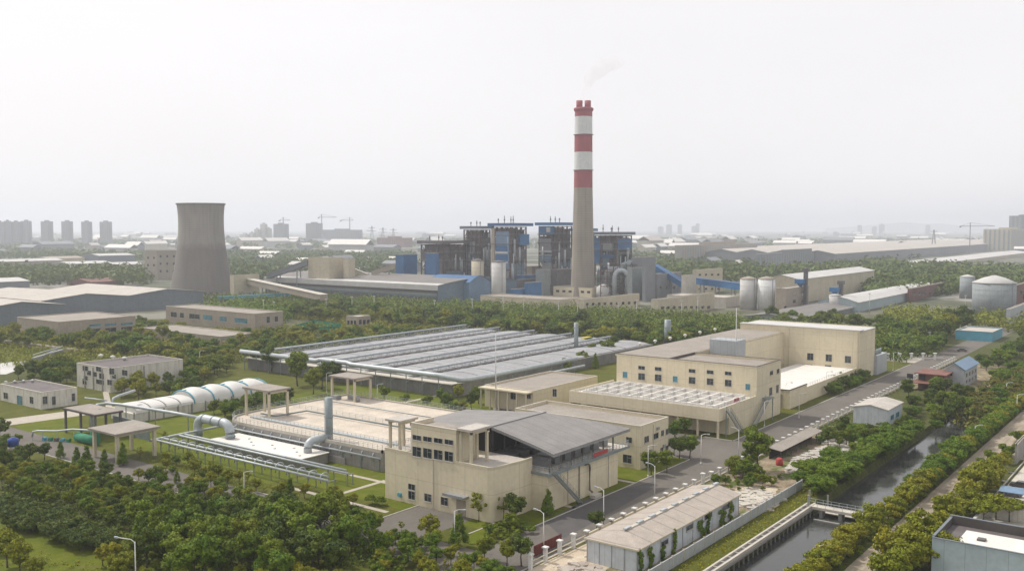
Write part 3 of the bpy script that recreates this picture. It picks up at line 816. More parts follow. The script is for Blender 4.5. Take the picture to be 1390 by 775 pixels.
# grey roof tank box
q=thing('storage_tank','pale grey square tank standing behind the tall block beside a mast','tank',(283,127,0))
part('shell',MB().box(280,122.5,0,287,131.8,19.3),M['clad_grey'],q)
rail(q,[(280.2,131.6),(280.2,122.7),(286.8,122.7)],19.3,1.1,1.5,'galv')
for k,(px,yb,yt,lab) in enumerate(((1170,527,486,'grey transformer cabinet at the far corner of the cream workshop'),)):
    b=BX(1168,1190,1204,509,483)
    q=thing('steel_tank',lab,'tank',(b[0],b[1],0)); part('shell',MB().box(b[0],b[1],0,b[2],b[3],b[4]),M['clad_grey'],q)
    e=MB()
    for i in range(5): e.cyl((b[0]+1+i*1.8,b[1]+1,b[4]),(b[0]+1+i*1.8,b[1]+1,b[4]+2.2),.25,n=8)
    part('vent_pipe',e,M['galv_dark'],q)
# ---- masts
def mast(label,px,yb,yt,group=None,r0=.28):
    x,y=G(px,yb); h=HT(px,yb,yt)
    q=thing('mast',label,'mast',(x,y,0),group); part('pole',MB().cyl((x,y,0),(x,y,h),r0,r0*.3,10),M['white_paint'],q)
    part('base',MB().box(x-.6,y-.6,0,x+.6,y+.6,.5),M['pale_conc'],q); part('finial',MB().cyl((x,y,h),(x,y,h+1.4),.05,.02,6),M['steel_grey'],q)
mast('tall thin white mast beside the low block with columns',673,556,452)
mast('tall thin white mast in front of the pale grey tank',998,541,418)
# ---- covered tanks
r=thing('covered_tank','long grey arched covers over the treatment basins in the middle','tank cover',(298,250,0)); EXC.append((224,194,370,312))
X0,X1,Y0,Y1=231.,366.,199.,305.; n=5; wv=(Y1-Y0)/n
part('basin_wall',MB().box(X0,Y0,-.3,X1,Y1,4.2),M['concrete_dark'],r)
part('basin_rim',MB().box(X0-.9,Y0-.3,4.2,X0+3,Y1+.3,4.5),M['pale_conc'],r)
for i in range(n):
    a=Y0+i*wv+1.4; c_=Y0+(i+1)*wv-1.4; pr=[(a+(c_-a)*k/12,4.4+.85*math.sin(math.pi*k/12)) for k in range(13)]
    part('cover',MB().extrude(pr,X0+3.2,X1-1,'x'),M['cover'],r)
    for k in range(13):
        xx=X0+8+k*9.6; part('cover_seam',MB().tube([(xx,p_[0],p_[1]+.06) for p_ in pr],.13,5),M['galv_dark' if k%3 else 'galv'],r)
    g_=MB()
    for k in range(7):
        xx=a+(c_-a)*(k+.5)/7; zz=4.4+.85*math.sin(math.pi*(k+.5)/7); g_.bar((X0+3.1,xx,4.4),(X0+3.1,xx,zz+.1),.12)
    part('end_frame',g_,M['frame_white'],r)
for i in range(n):
    y=Y0+(i+1)*wv if i<n else Y1
    du=MB().tube([(X0+.2,y-.5,6.3),(X1-2,y-.5,6.4)],.42,10); part('duct',du,M['galv'],r)
    su=MB(); k=X0+4
    while k<X1-2:
        for yy in(y-1.1,y+.3): su.bar((k,yy,4.4),(k,yy,6.6),.13)
        su.bar((k,y-1.1,6.6),(k,y+.3,6.6),.12); su.bar((k,y-1.1,4.6),(k+4.4,y-1.1,5.9),.09); k+=4.4
    su.bar((X0,y+.3,6.5),(X1,y+.3,6.5),.16); su.bar((X0,y-1.1,5.6),(X1,y-1.1,5.6),.10)
    part('support_frame',su,M['galv'],r)
    part('gutter',MB().box(X0+3,y-1.6,4.25,X1,y+1.35,4.66),M['tar'],r)  # gutter coloured near-black to paint the shaded gap under the duct
yf=Y0-3.
part('header_pipe',MB().tube([(228.6,306,7.0),(228.6,262,7.0),(228.6,260,7.6),(228.6,246,7.6),(228.6,244,7.2),(228.6,206,7.2),(228.9,203,7.2),(230,199.5,6.6),(232,196.5,5.9),(236,196,5.6),(250,196,5.4),(300,196,5.4)],.85,12),M['galv'],r)
su=MB()
for i in range(15):
    y=203+i*7.2; su.bar((228.6,y,0),(228.6,y,7.),.22); su.bar((228.6,y,3.5),(231,y,4.4),.15)
for i in range(9): su.bar((236+i*7.8,196,0),(236+i*7.8,196,5.2),.3)
part('pipe_post',su,M['galv_dark'],r)
part('side_pipe',MB().tube([(262,192.5,3.),(300,192.5,3.)],.5,10),M['galv'],r)
part('side_basin',MB().box(236,198.9,-.3,300,198.95,4.2),M['concrete'],r)
part('hatch',MB().box(352,226,6.2,358,228,6.4),M['yellow_box'],r,'yellow hatch on the cover')
def stack(label,px,yb,yt,rad,group='grey vent stacks of the basins'):
    x,y=G(px,yb); h=HT(px,yb,yt)
    q=thing('vent_stack',label,'stack',(x,y,0),None); part('pipe',MB().cyl((x,y,0),(x,y,h),rad,rad,16),M['galv_dark'],q)
    f=MB()
    for k in range(int(h/3)): f.cyl((x,y,3*k+1),(x,y,3*k+1.18),rad+.09,rad+.09,16)
    part('flange',f,M['galv_dark'],q); part('foot',MB().box(x-rad-.5,y-rad-.5,0,x+rad+.5,y+rad+.5,.7),M['pale_conc'],q)
    la=MB()
    for s_ in(-.25,.25): la.bar((x-rad-.25,y+s_,0.5),(x-rad-.25,y+s_,h-.5),.05)
    for k in range(int(h/.6)): la.bar((x-rad-.25,y-.25,.6+k*.6),(x-rad-.25,y+.25,.6+k*.6),.04)
    part('ladder',la,M['galv'],q)
    return x,y,h
stack('round grey vent stack at the right end of the basin header pipe',782,486,438,.95)
stack('round grey vent stack rising behind the roof ventilators',906,474,434,1.5)
sx,sy,sh=stack('grey vent stack beside the small white roofed tank',447,622,539,.95)
# ---- open basin with pale deck
r=thing('basin','pale decked basin ringed by a railing and bridge walkways','basin',(172,181,0)); EXC.append((127,138,200,216))
P=[(150,150.2),(196,150.2),(196,211),(162,212),(155,210.5),(151.5,207),(150,202)]
part('wall',MB().prism(P,-.3,4.3),M['concrete'],r)
part('deck',MB().prism([(150.6,150.8),(195.4,150.8),(195.4,210.4),(162,211.4),(155.4,210),(152,206.6),(150.6,201.8)],4.3,4.6),M['deck_beige'],r)
cu=MB()
for a,c_ in zip(P,P[1:]+P[:1]):
    d=Vector((c_[0]-a[0],c_[1]-a[1],0)).normalized(); n_=Vector((-d.y,d.x,0))*.4
    cu.prism([(a[0],a[1]),(c_[0],c_[1]),(c_[0]+n_.x,c_[1]+n_.y),(a[0]+n_.x,a[1]+n_.y)],4.31,5.0)
part('rim',cu,M['pale_conc'],r)
rail(r,P+[P[0]],5.0,1.2,1.5,'galv')
rail(r,[(156,153),(156,204)],4.6,1.3,1.5,'galv'); rail(r,[(173,153),(173,208)],4.6,1.2,2.4,'galv')
part('walkway',MB().box(156.4,152,4.62,157.8,206,5.0),M['galv'],r)
part('deck_pipe',MB().tube([(160,206,5.2),(160,200,5.2),(170,199,5.2),(170,156,5.2)],.22,8).tube([(184,208,5.1),(184,153,5.1)],.15,8),M['galv_dark'],r)
e=MB(); e.box(188,207,4.6,190,209.5,5.8); e.box(191.5,203,4.6,193,206,5.6); e.cyl((190,200,4.6),(190,200,6),.6)
part('machine',e,M['steel_grey'],r)
colcanopy('roof_canopy','concrete canopy on tall legs over the left end of the pale basin',157.5,199.5,165.,210.5,4.6,12.3,roofm='roof_conc')
colcanopy('roof_canopy','concrete canopy on tall legs at the back corner of the pale basin',188.5,199.8,196.2,210.8,4.6,11.6,roofm='roof_conc')
EXC.append((114,200,132,220))
colcanopy('entrance_canopy','wide flat concrete canopy on thick legs in front of the pipe racks',117.2,204.4,129,216.6,0,7.2,inset=1.1,legw=.36,roofm='roof_conc')
# ---- small tank with pale roof, elbows
r=thing('scrubber_tank','low tank with a bright pale roof between the pipe racks','tank',(145,184,0))
part('wall',MB().box(140.6,166.8,-.2,148.6,200.5,2.3),M['concrete'],r); part('roof',MB().box(140.3,166.5,2.3,148.9,200.8,2.5),M['roof_white'],r)
e=MB()
for i in range(9): e.box(142+((i*37)%5),169+i*3.4,2.5,142.5+((i*37)%5),169.4+i*3.4,2.62)
part('hatch',e,M['steel_grey'],r)
def arc(c,r0,a0,a1,ax,n=10):
    return [(c[0],c[1]+r0*math.cos(a0+(a1-a0)*i/n),c[2]+r0*math.sin(a0+(a1-a0)*i/n)) if ax=='y' else (c[0]+r0*math.cos(a0+(a1-a0)*i/n),c[1],c[2]+r0*math.sin(a0+(a1-a0)*i/n)) for i in range(n+1)]
q=thing('duct_bend','thick grey duct bending down onto the pale tank roof','duct',(144,205,0))
el=[(143.5,210.5,1.2),(143.5,210.5,3.2)]+arc((143.5,208,3.7),2.5,0,math.pi/2,'y')+arc((143.5,199.5,3.7),2.5,math.pi/2,math.pi,'y')+[(143.5,197,2.5)]
part('pipe',MB().tube(el,1.15,16),M['galv'],q)
f=MB()
for y,z,v in((210.5,1.9,1),(197,2.9,1)): f.cyl((143.5,y,z),(143.5,y,z+.25),1.32,1.32,16)
for y in(207.5,203.5,200): f.cyl((143.5,y,6.2),(143.5,y+.25,6.2),1.27,1.27,16)
part('flange',f,M['galv_dark'],q)
q=thing('duct_bend','short grey elbow joining the pale tank to its vent stack','duct',(148,170,0))
el=[(145.5,170.2,2.5),(145.5,170.2,3.6)]+[(145.5+1.8-1.8*math.cos(t),170.2,3.6+1.5*math.sin(t)) for t in[math.pi/2*i/8 for i in range(1,9)]]+[(sx-.4,sy+.4,5.1)]
part('pipe',MB().tube(el,.95,14),M['galv'],q)
part('base',MB().box(149.5,162,0,153.5,167.5,1.6),M['concrete'],thing('concrete_plinth','small pale concrete plinth right of the vent stack','plinth',(151.5,165,0)))
# ---- pipe racks
def rack(label,x,y0,y1,gap=2.2,z=3.0,arches=True,rad=.26,step=3.6,tail=0):
    q=thing('pipe_rack',label,'pipe rack',(x,(y0+y1)/2,0))
    for dx in(0,gap): part('pipe',MB().tube([(x+dx,y0+(2.5 if dx else 0),z),(x+dx,y1,z)],rad,10),M['galv'],q)
    n=int((y1-y0)/step)
    if arches:
        for i in range(n):
            y=y0+2.5+i*step
            el=[(x+gap,y,z+.2)]+[(x+gap-(gap*.5)*(1-math.cos(t)),y,z+.2+.85*math.sin(t)) for t in[math.pi*k/8 for k in range(1,8)]]+[(x,y,z+.2),(x,y,z-.9)]
            part('branch_pipe',MB().tube(el,.13,7),M['galv'],q)
    for i in range(int((y1-y0)/6)+1):
        y=y0+.4+i*6
        p_=MB(); p_.bar((x,y,0),(x,y,z-.2),.18); p_.bar((x+gap,y,0),(x+gap,y,z-.2),.18); p_.bar((x-.3,y,z-.35),(x+gap+.3,y,z-.35),.16)
        part('support',p_,M['galv_dark'],q)
rack('nearest double pipe rack with curved branches in front of the pale tank',130.2,146,209.5)
rack('single row pipe rack directly before the pale roofed tank',137.2,147.5,209.5,1.6,2.8,False)
rack('pipe rack between the pale roofed tank and the decked basin',151.5-1.8,150.5,208,1.5,3.1,True,.22)
q=thing('overhead_pipe','long grey pipe running left from the duct bend on thin posts','pipe',(141,235,0))
part('pipe',MB().tube([(143.5,207,6.3),(143,222,6.3),(141,243,6.3),(139.6,247.4,6.3),(137,247.6,6.3),(131,240,6.3),(130.2,238.6,5.6),(130.2,238.4,2.0)],.42,12),M['galv'],q)
part('branch_pipe',MB().tube([(140.5,246,6.4),(141,246.3,7.6),(143,247,8.0),(150,250.5,8.2)],.36,10).tube([(140,248,7.),(138,256,7.2)],.2,8),M['galv'],q)
for x,y in((143,214),(142.4,228),(141,240),(134,243.6)): part('support',MB().bar((x,y,0),(x,y,5.9),.2),M['galv_dark'],q)
part('cross_pipe',MB().tube([(129.,209.5,2.9),(151,209.6,3.0),(158,209.6,3.)],.3,10),M['galv'],q)
# ---- dark gantry shed with glazed back
r=thing('open_shelter','dark flat roofed open shelter on black posts over green tanks','shelter',(130,240,0)); EXC.append((122,228,140,252))
part('roof',MB().box(127.6,232,6.3,135.6,248.5,6.75),M['tar'],r); part('roof_deck',MB().box(128,232.4,6.75,135.2,248.1,6.8),M['roof_conc'],r)
for x in(128.1,135.1):
    for y in(232.8,240,247.8): part('post',MB().box(x-.25,y-.25,0,x+.25,y+.25,6.3),M['steel'],r)
part('screen_wall',MB().box(136.,221,.0,136.3,238,4.6),M['galv_dark'],r)
q=thing('process_tank','green metal process tank with pipes under the dark shelter','tank',(125.8,233,0))
part('shell',MB().cyl((124.8,235.5,1.2),(124.8,226.5,1.2),1.15,n=18),M['green_paint'],q); part('cradle',MB().box(124,227.5,0,125.6,228,.6).box(124,233.5,0,125.6,234,.6),M['steel'],q)
part('shell',MB().cyl((127.6,232,0),(127.6,232,3.1),1.2,n=18),M['green_paint'],q)
q=thing('pipework','small grey pipes and pumps in front of the dark shelter','pipes',(120,240,0))
part('pipe',MB().tube([(118.2,246,1.),(118.2,245.6,2.3),(119,244.6,2.5),(121.5,240,2.6),(124,236.4,3.1),(126,231,3.2),(129.2,226,3.)],.24,9),M['galv'],q)
for x,y in((118.2,246),(119.6,243.6),(121.6,239.8),(124,236)): part('support',MB().bar((x,y,0),(x,y,2.3),.16),M['galv'],q)
for i in range(5): part('pump',MB().cyl((119.5+i*.7,243-i*1.7,.5),(120.6+i*.7,243.5-i*1.7,.5),.4,n=10).box(119.4+i*.7,242.6-i*1.7,0,120.4+i*.7,243.6-i*1.7,.2),M[('teal_blue','green_paint','steel')[i%3]],q)
q=thing('water_tank','round blue water tank on a grey base at the left edge','tank',(*G(18,611),0)); x,y=G(18,611)
part('base',MB().cyl((x,y,0),(x,y,1.1),1.25,n=20),M['pale_conc'],q); part('drum',MB().lathe((x,y,1.1),[(1.3,0),(1.3,1.5),(1.22,1.8),(.5,2.05),(.45,2.2)],22),M['tank_blue'],q)
# ---- arched white covers with blue ribs
r=thing('arched_cover','row of white fabric vaults with blue ribs left of the basins','vault cover',(175,250,0)); EXC.append((140,238,200,262))
part('wall',MB().box(146,244.8,-.2,193.6,256.3,2.6),M['white_wall'],r)
for i in range(4):
    x0=166+i*6.9; mb=MB(); m=16
    for a in range(9):
        for c_ in range(m+1):
            u=a/8; t=math.pi*c_/m; bul=1+.09*math.sin(math.pi*u)
            mb.v.append((x0+6.9*u,250.6-5.6*math.cos(t)*(.98),2.6+(3.0+.95*math.sin(math.pi*u))*math.sin(t)**.85))
    for a in range(8):
        for c_ in range(m): k=a*(m+1)+c_; mb.f.append((k,k+1,k+m+2,k+m+1)); mb.sm.add(len(mb.f)-1)
    part('membrane',mb,M['membrane'],r)
for i in range(5):
    x0=166+i*6.9; part('rib',MB().tube([(x0,250.6-5.8*math.cos(math.pi*k/16),2.6+3.3*math.sin(math.pi*k/16)**.85) for k in range(17)],.2,7),M['teal_blue'],r)
part('ridge_beam',MB().tube([(166,250.6,6.0),(193.6,250.6,6.0)],.16,7).tube([(166,254,5.4),(193.6,254,5.4)],.12,7),M['teal_blue'],r)
for i in range(4):
    x0=147+i*4.8; mb=MB(); pr=[(244.6,2.6)]+[(250.4-5.8*math.cos(math.pi*k/12),2.6+2.1*math.sin(math.pi*k/12)**.7) for k in range(13)]
    part('low_vault',MB().extrude(pr[1:],x0,x0+4.3,'x'),M['membrane'],r)
part('end_membrane',MB().quad(*([(165.9,250.6-5.5*math.cos(math.pi*k/16),2.6+3.1*math.sin(math.pi*k/16)) for k in range(17)]+[(165.9,256.1,0),(165.9,245.1,0)])),M['membrane'],r)
c=MB()
for i in range(11): c.box(146+i*4.7,244.5,0,146.3+i*4.7,244.78,3.0)
part('post',c,M['steel_grey'],r)
# ---- white walled houses on the left
b=(168.8,296.5,196.5,318.,8.2); EXC.append((166,294,199,320))
r=flat_building('control_house','two storey white plaster house with stained walls and four window bays','house',b,'white_wall','roof_dark','coping',.5)
for x,y,w_,h_ in((116,500,7,6.5),(134,501,6.5,6),(152,504,6.5,8.5),(169.5,506,7,7.5),(121,506,5,6),(129,508,5,6),(138,510.5,6,7),(155,511,5,6),(116.5,513,5,5.5),(136,518.5,10,6),(115,518,5,7),(149,519,6,7)): window(r,b,'L',x,y,w_,h_)
for q_ in((168.6,306.9,168.79,307.4),(168.6,301,168.79,301.5),(168.6,312.4,168.79,312.9),(181,296.3,181.4,296.49)): part('pilaster',MB().box(q_[0],q_[1],0,q_[2],q_[3],7.6),M['concrete'],r)
for k in range(3):
    x,y=G(137+k*16,484+k*1.8,8.1); part('roof_ventilator',MB().lathe((x,y,7.8),[(.5,0),(.5,.5),(1.,.6),(.7,1.1),(.1,1.3)],12),M['white_paint'],r)
b=(140.2,285.5,151.5,312.,5.2); EXC.append((137,283,154,315))
r=flat_building('gate_house','single storey white house with a dark flat roof at the left edge','house',b,'white_wall','roof_dark','coping',.4)
for x,y,w_,h_ in((8,537,5.5,8),(43,543,4.5,9)): window(r,b,'L',x,y,w_,h_)
window(r,b,'L',27,544,7,14,m='glass_teal')
for x,y,w_,h_ in((61,543,6,10),(73,543.5,4.5,11),(99.5,539,4,10)): window(r,b,'R',x,y,w_,h_)
for k in range(4):
    x,y=G(8+k*12,519-k*.7,5.3); part('roof_ventilator',MB().lathe((x,y,4.9),[(.4,0),(.4,.5),(.7,.6),(.1,1.)],10),M['white_paint'],r)
# far-left clarifier strip, wall and conveyor by the pond
x,y=G(20,500)
sheet('pond',[(0,493),(20,491),(45,489),(30,500),(8,508),(0,508)],'far_white',.03)
q=thing('footbridge','grey steel footbridge sloping over the pale pond at the left','footbridge',(*G(60,490),0))
a=G(45,492);b_=G(85,484); part('deck',MB().bar((a[0],a[1],1.2),(b_[0],b_[1],2.4),1.6),M['steel_grey'],q)
part('truss',MB().bar((a[0],a[1],3.2),(b_[0],b_[1],4.4),.3).bar((a[0],a[1],1.2),(b_[0],b_[1],4.4),.25),M['galv'],q)
q=thing('garden_wall','low brown wall with pale coping behind the left pond','wall',(*G(60,470),0))
a=G(0,466);b_=G(106,480); part('panel',MB().bar((a[0],a[1],.9),(b_[0],b_[1],.9),1.6),M['tan_wall'],q); part('coping',MB().bar((a[0],a[1],1.9),(b_[0],b_[1],1.9),.4),M['pale_conc'],q)
# ================================================================== power station
def lbox(root,name,b,u0,u1,v0,v1,z0,z1,m,label=None):
    """box given as fractions of footprint b and of its height"""
    x0,y0,x1,y1,h=b
    return part(name,MB().box(x0+(x1-x0)*u0,y0+(y1-y0)*v0,h*z0,x0+(x1-x0)*u1,y0+(y1-y0)*v1,h*z1),M[m],root,label)
def boiler(label,b,roofm,clads,nf=8,seed=0,rx=(0,0),vents=3,steel='steel_rust',casing='steel'):
    x0,y0,x1,y1,h=b; EXC.append((x0-3,y0-3,x1+3,y1+3))
    q=thing('boiler_house',label,'boiler house',((x0+x1)/2,(y0+y1)/2,0)); rnd=random.Random(seed)
    f=MB(); nx,ny=4,5
    for i in range(nx):
        for j in range(ny):
            if 0<i<nx-1 and 0<j<ny-1: continue
            x=x0+(x1-x0)*i/(nx-1); y=y0+(y1-y0)*j/(ny-1); f.box(x-.45,y-.45,0,x+.45,y+.45,h-.5)
    for k in range(1,nf+1):
        z=h*k/nf-1
        for i in range(nx-1):
            for y in(y0,y1): f.bar((x0+(x1-x0)*i/(nx-1),y,z),(x0+(x1-x0)*(i+1)/(nx-1),y,z),.7)
        for j in range(ny-1):
            for x in(x0,x1): f.bar((x,y0+(y1-y0)*j/(ny-1),z),(x,y0+(y1-y0)*(j+1)/(ny-1),z),.7)
        for j in range(ny-1):
            if rnd.random()<.6:
                a,c=(j,j+1) if rnd.random()<.5 else (j+1,j)
                f.bar((x0,y0+(y1-y0)*a/(ny-1),z-h/nf),(x0,y0+(y1-y0)*c/(ny-1),z),.4)
        for i in range(nx-1):
            if rnd.random()<.6: f.bar((x0+(x1-x0)*i/(nx-1),y0,z-h/nf),(x0+(x1-x0)*(i+1)/(nx-1),y0,z),.4)
    part('steel_frame',f,M[steel],q)
    for k in range(1,nf):
        z=h*k/nf-.9
        o=rnd.uniform(-.3,2.0)
        part('floor_deck',MB().box(x0-o,y0-o,z,x1+.5,y1+.5,z+.35),M['steel'],q)
        r_=MB(); r_.bar((x0-o,y0-o,z+1.4),(x0-o,y1,z+1.4),.16).bar((x0-o,y0-o,z+1.4),(x1,y0-o,z+1.4),.16)
        for t in range(9): yy=y0+(y1-y0)*t/8; r_.bar((x0-o,yy,z+.3),(x0-o,yy,z+1.4),.14)
        part('railing',r_,M['steel_grey'],q)
    lbox(q,'furnace_casing',b,.06,.95,.04,.66,.03,.95,casing); lbox(q,'furnace_casing',b,.3,.9,.66,.93,.1,.82,'steel_rust')
    lbox(q,'coal_bunker',b,.05,.6,.1,.9,.86,.97,'steel')
    e=MB()
    for _ in range(70):
        u,v,z=rnd.uniform(.0,.9),rnd.uniform(.0,.9),rnd.uniform(.05,.86); e.box(x0+(x1-x0)*u,y0+(y1-y0)*v,h*z,x0+(x1-x0)*u+rnd.uniform(1.5,4),y0+(y1-y0)*v+rnd.uniform(1.5,4),h*z+rnd.uniform(1.5,4.5))
    part('equipment',e,M['steel'],q)
    e=MB()
    lbox(q,'casing_panel',b,-.01,.05,.08,.42,.1,.42,'steel_grey'); lbox(q,'casing_panel',b,-.02,.04,.55,.92,.02,.3,'hall_grey'); lbox(q,'casing_panel',b,.1,.9,-.02,.03,.05,.45,'hall_blue'); lbox(q,'casing_panel',b,-.03,.03,.3,.62,.44,.60,'hall_blue'); lbox(q,'casing_panel',b,.15,.95,-.03,.03,.5,.66,'steel'); lbox(q,'casing_panel',b,-.02,.03,.64,.98,.66,.84,'steel')
    for _ in range(9):
        u,v=rnd.uniform(.0,1),rnd.uniform(.0,1); z=rnd.uniform(.1,.6); a=(x0-.8+(x1-x0)*u*.2,y0+(y1-y0)*v)
        part('pipe',MB().cyl((a[0],a[1],h*z),(a[0],a[1],h*(z+.25)),rnd.uniform(.5,1.1),n=8),M['galv'],q)
    for _ in range(6):
        u=rnd.uniform(0,1); z=rnd.uniform(.1,.6); part('pipe',MB().cyl((x0+(x1-x0)*u,y0-.8,h*z),(x0+(x1-x0)*u,y0-.8,h*(z+.25)),rnd.uniform(.5,1.),n=8),M['galv'],q)
    for c in clads: lbox(q,'cladding',b,*c[:6],c[6])
    a,c=rx
    part('roof',MB().box(x0-2.5-a,y0-2.5-c,h,x1+3,y1+3,h+2.5),M[roofm],q)
    for k in range(vents):
        v=(k+.7)/(vents+.6); x=x0+(x1-x0)*rnd.uniform(.1,.5); y=y0+(y1-y0)*v
        part('vent_pipe',MB().cyl((x,y,h+2.4),(x,y,h+rnd.uniform(6,9)),.32,n=7).cyl((x,y,h+4.6),(x,y,h+6),.62,n=7),M['steel'],q)
    return q
b1=BX(630,652,665,397,311)
q1=boiler('leftmost tall boiler house with a flat slate roof and dark green grey casing',b1,'bluegrey',[(-.02,.05,.35,1.,.28,.80,'steel_grey'),(-.03,.04,.45,.95,.55,.63,'bluegrey_lite'),(-.03,.04,.4,.95,.32,.42,'bluegrey'),(.05,.9,-.03,.02,.25,.85,'steel')],seed=1)
b2=BX(668,693,714,400,307)
q2=boiler('boiler house with the bright blue roof over stacked blue cladding bands',b2,'blue_deep',[(-.05,.04,.05,.75,.38,.92,'blue_pale'),(-.07,-.04,.12,.75,.64,.71,'blue_deep'),(-.07,-.04,.12,.75,.50,.58,'blue_deep'),(-.08,-.06,.1,.77,.60,.625,'far_white'),(-.08,-.06,.1,.77,.46,.48,'far_white'),(-.06,0.,.82,1.,.05,.97,'tan_wall'),(.5,1.1,-.1,.05,.72,.88,'blue_clad')],seed=2,rx=(0,3),vents=4)
b3=BX(732,757,776,397,306)
q3=boiler('third boiler house left of the chimney with blue roof and white square fan house',b3,'blue_clad',[(-.05,.04,.2,1.,.86,.99,'blue_clad'),(-.05,.04,.35,.95,.62,.80,'steel_grey'),(-.06,.03,.3,.95,.46,.55,'blue_pale'),(-.06,.03,.3,.95,.54,.56,'far_white'),(-.07,.03,.3,.95,.60,.62,'far_white'),(-.09,-.06,.35,.55,.90,.97,'far_white'),(-.06,.05,.3,.8,.30,.44,'steel_grey')],seed=3)
b4=BX(808,836,857,397,319)
q4=boiler('rightmost boiler house right of the chimney under a long blue roof',b4,'bluegrey',[(-.04,.04,.75,1.,.5,.95,'blue_clad'),(-.04,.04,.15,.6,.72,.86,'steel_grey'),(-.05,.0,.1,.7,.60,.66,'blue_deep'),(.05,1.,-.04,.03,.75,.93,'blue_deep'),(.0,.9,-.03,.03,.5,.7,'steel')],seed=4,vents=4)
b5=BX(778,795,806,395,314)
q5=boiler('narrow boiler house half hidden directly behind the chimney',b5,'blue_pale',[(-.04,.04,.1,.9,.6,.93,'blue_pale'),(-.05,.03,.5,.8,.2,.6,'steel_grey')],seed=5,vents=0)
b6=BX(572,602,632,399,331)
boiler('low open steel boiler frame at the left end of the row',b6,'steel',[(-.05,.03,.45,.8,.1,.66,'blue_deep'),(-.05,.03,.02,.25,.3,.7,'steel')],nf=6,seed=6,vents=3,casing='steel')
# silos, ducts and lesser blocks round the boilers
def cylt(name,label,cat,px,yb,yt,wpx,m,roofrise=1.5,band=None,dist_y=None,capm='far_white',rib=True):
    x,y=G(px,yb); h=HT(px,yb,yt); rad=wpx/2/F*math.hypot(x,y)*1.0; EXC.append((x-rad-1,y-rad-1,x+rad+1,y+rad+1))
    q=thing(name,label,cat,(x,y,0))
    part('shell',MB().lathe((x,y,0),[(rad,-.3),(rad,h)],40),M[m],q)
    part('roof',MB().lathe((x,y,h),[(rad*1.02,0),(rad*1.02,.4),(rad*.5,roofrise*.65+.4),(rad*.06,roofrise+.4)],36),M[capm],q)
    if rib:
        f=MB()
        for k in range(1,int(h/3.2)): f.lathe((x,y,k*3.2),[(rad+.06,0),(rad+.06,.16)],40,cap=False)
        part('stiffener_ring',f,M[m],q)
        l=MB(); a=math.pi*1.35; xx,yy=x+math.cos(a)*(rad+.3),y+math.sin(a)*(rad+.3)
        l.bar((xx,yy,0),(xx,yy,h+1),.12).bar((xx+.5,yy,0),(xx+.5,yy,h+1),.12)
        part('ladder',l,M['steel_grey'],q)
    return q,x,y,h,rad
cylt('silo','wide pale silo with a dark cap before the leftmost boiler house','silo',648.5,400,354,17,'beige_far',capm='steel')
cylt('silo','tall pale ribbed silo standing before the blue roofed boiler house','silo',677,411,356,19.5,'far_white',capm='steel',roofrise=1)
cylt('silo','left one of the twin white silos beside the blue conveyor','silo',1015.5,420,379,22,'far_white',capm='tan_wall')
cylt('silo','right one of the twin white silos beside the blue conveyor','silo',1040,421,379,22,'chim_white',capm='tan_wall')
cylt('storage_tank','big grey round storage tank with a pale cone roof at the right edge','tank',1348.5,427,384,48,'silo_grey',roofrise=4.5)
cylt('silo','slim grey silo left of the big round storage tank','silo',1312.5,405,376,17,'silo_grey',roofrise=1.5)
cylt('storage_tank','small white round tank under a blue fan at the right hand works','tank',1133,422,401,15,'far_white',roofrise=.6)
def blk(name,label,cat,pl,pc,pr,yb,yt,m,roof='roof_conc',par=.4,exc=True,lw=None,rw=None,det=False):
    b=BX(pl,pc,pr,yb,yt,exc=exc)
    r=flat_building(name,label,cat,b,m,roof,'coping',par)
    for face,W in(('L',lw),('R',rw)):
        if W:
            for row in W:
                n,xa,xb,y,w_,h_=row[:6]; dy=row[6] if len(row)>6 else 0
                for i in range(n):
                    t=i/(n-1) if n>1 else 0
                    window(r,b,face,xa+(xb-xa)*t,y+dy*t,w_,h_,det=det)
    return r,b
# chimney
x,y=G(791,402); hch=HT(791,402,147); 
q=thing('chimney','tall tapering concrete chimney with red and white bands','chimney',(x,y,0)); EXC.append((x-14,y-14,x+14,y+14))
zz=lambda p:HT(791,402,p)
px2m=math.hypot(x,y)/F
rb,rt_=33.5/2*px2m,23.4/2*px2m
def rr(z): 
    t=min(1,max(0,z/zz(255))); return rb+(25.2/2*px2m-rb)*t**.85 if z<zz(255) else 25.2/2*px2m+(rt_-25.2/2*px2m)*(z-zz(255))/(hch-zz(255))
def seg(n,z0,z1,m,k=14):
    part(n,MB().lathe((x,y,0),[(rr(z0+(z1-z0)*i/k),z0+(z1-z0)*i/k) for i in range(k+1)],48,cap=False),M[m],q)
seg('shaft',-.5,zz(255),'chim_conc',30)
for a,c,m in((255,231,'red_paint'),(231,207,'chim_white'),(207,183,'red_paint'),(183,159,'chim_white'),(159,148,'red_paint')): seg('band',zz(a),zz(c),m,4)
rtp=rr(hch)
part('crown_ring',MB().lathe((x,y,zz(150)),[(rtp+.05,-1.2),(rtp+.9,0),(rtp+.9,1.5),(rtp+.1,1.9),(.5,1.9)],48,cap=False),M['red_paint'],q)
for dx in(-1,1):
    for s_ in(0,):
        fx,fy=x+rt[0]*dx*3.35,y+rt[1]*dx*3.35
        part('flue',MB().cyl((fx,fy,zz(150)),(fx,fy,zz(137)),2.55,n=20),M['red_paint'],q)
sp=MB()
for z in (zz(183),zz(231)):
    sp.lathe((x,y,z),[(rr(z)+.02,-.3),(rr(z)+.9,-.3),(rr(z)+.9,0),(rr(z)+.02,0)],40,cap=False)
part('gallery',sp,M['steel_grey'],q)
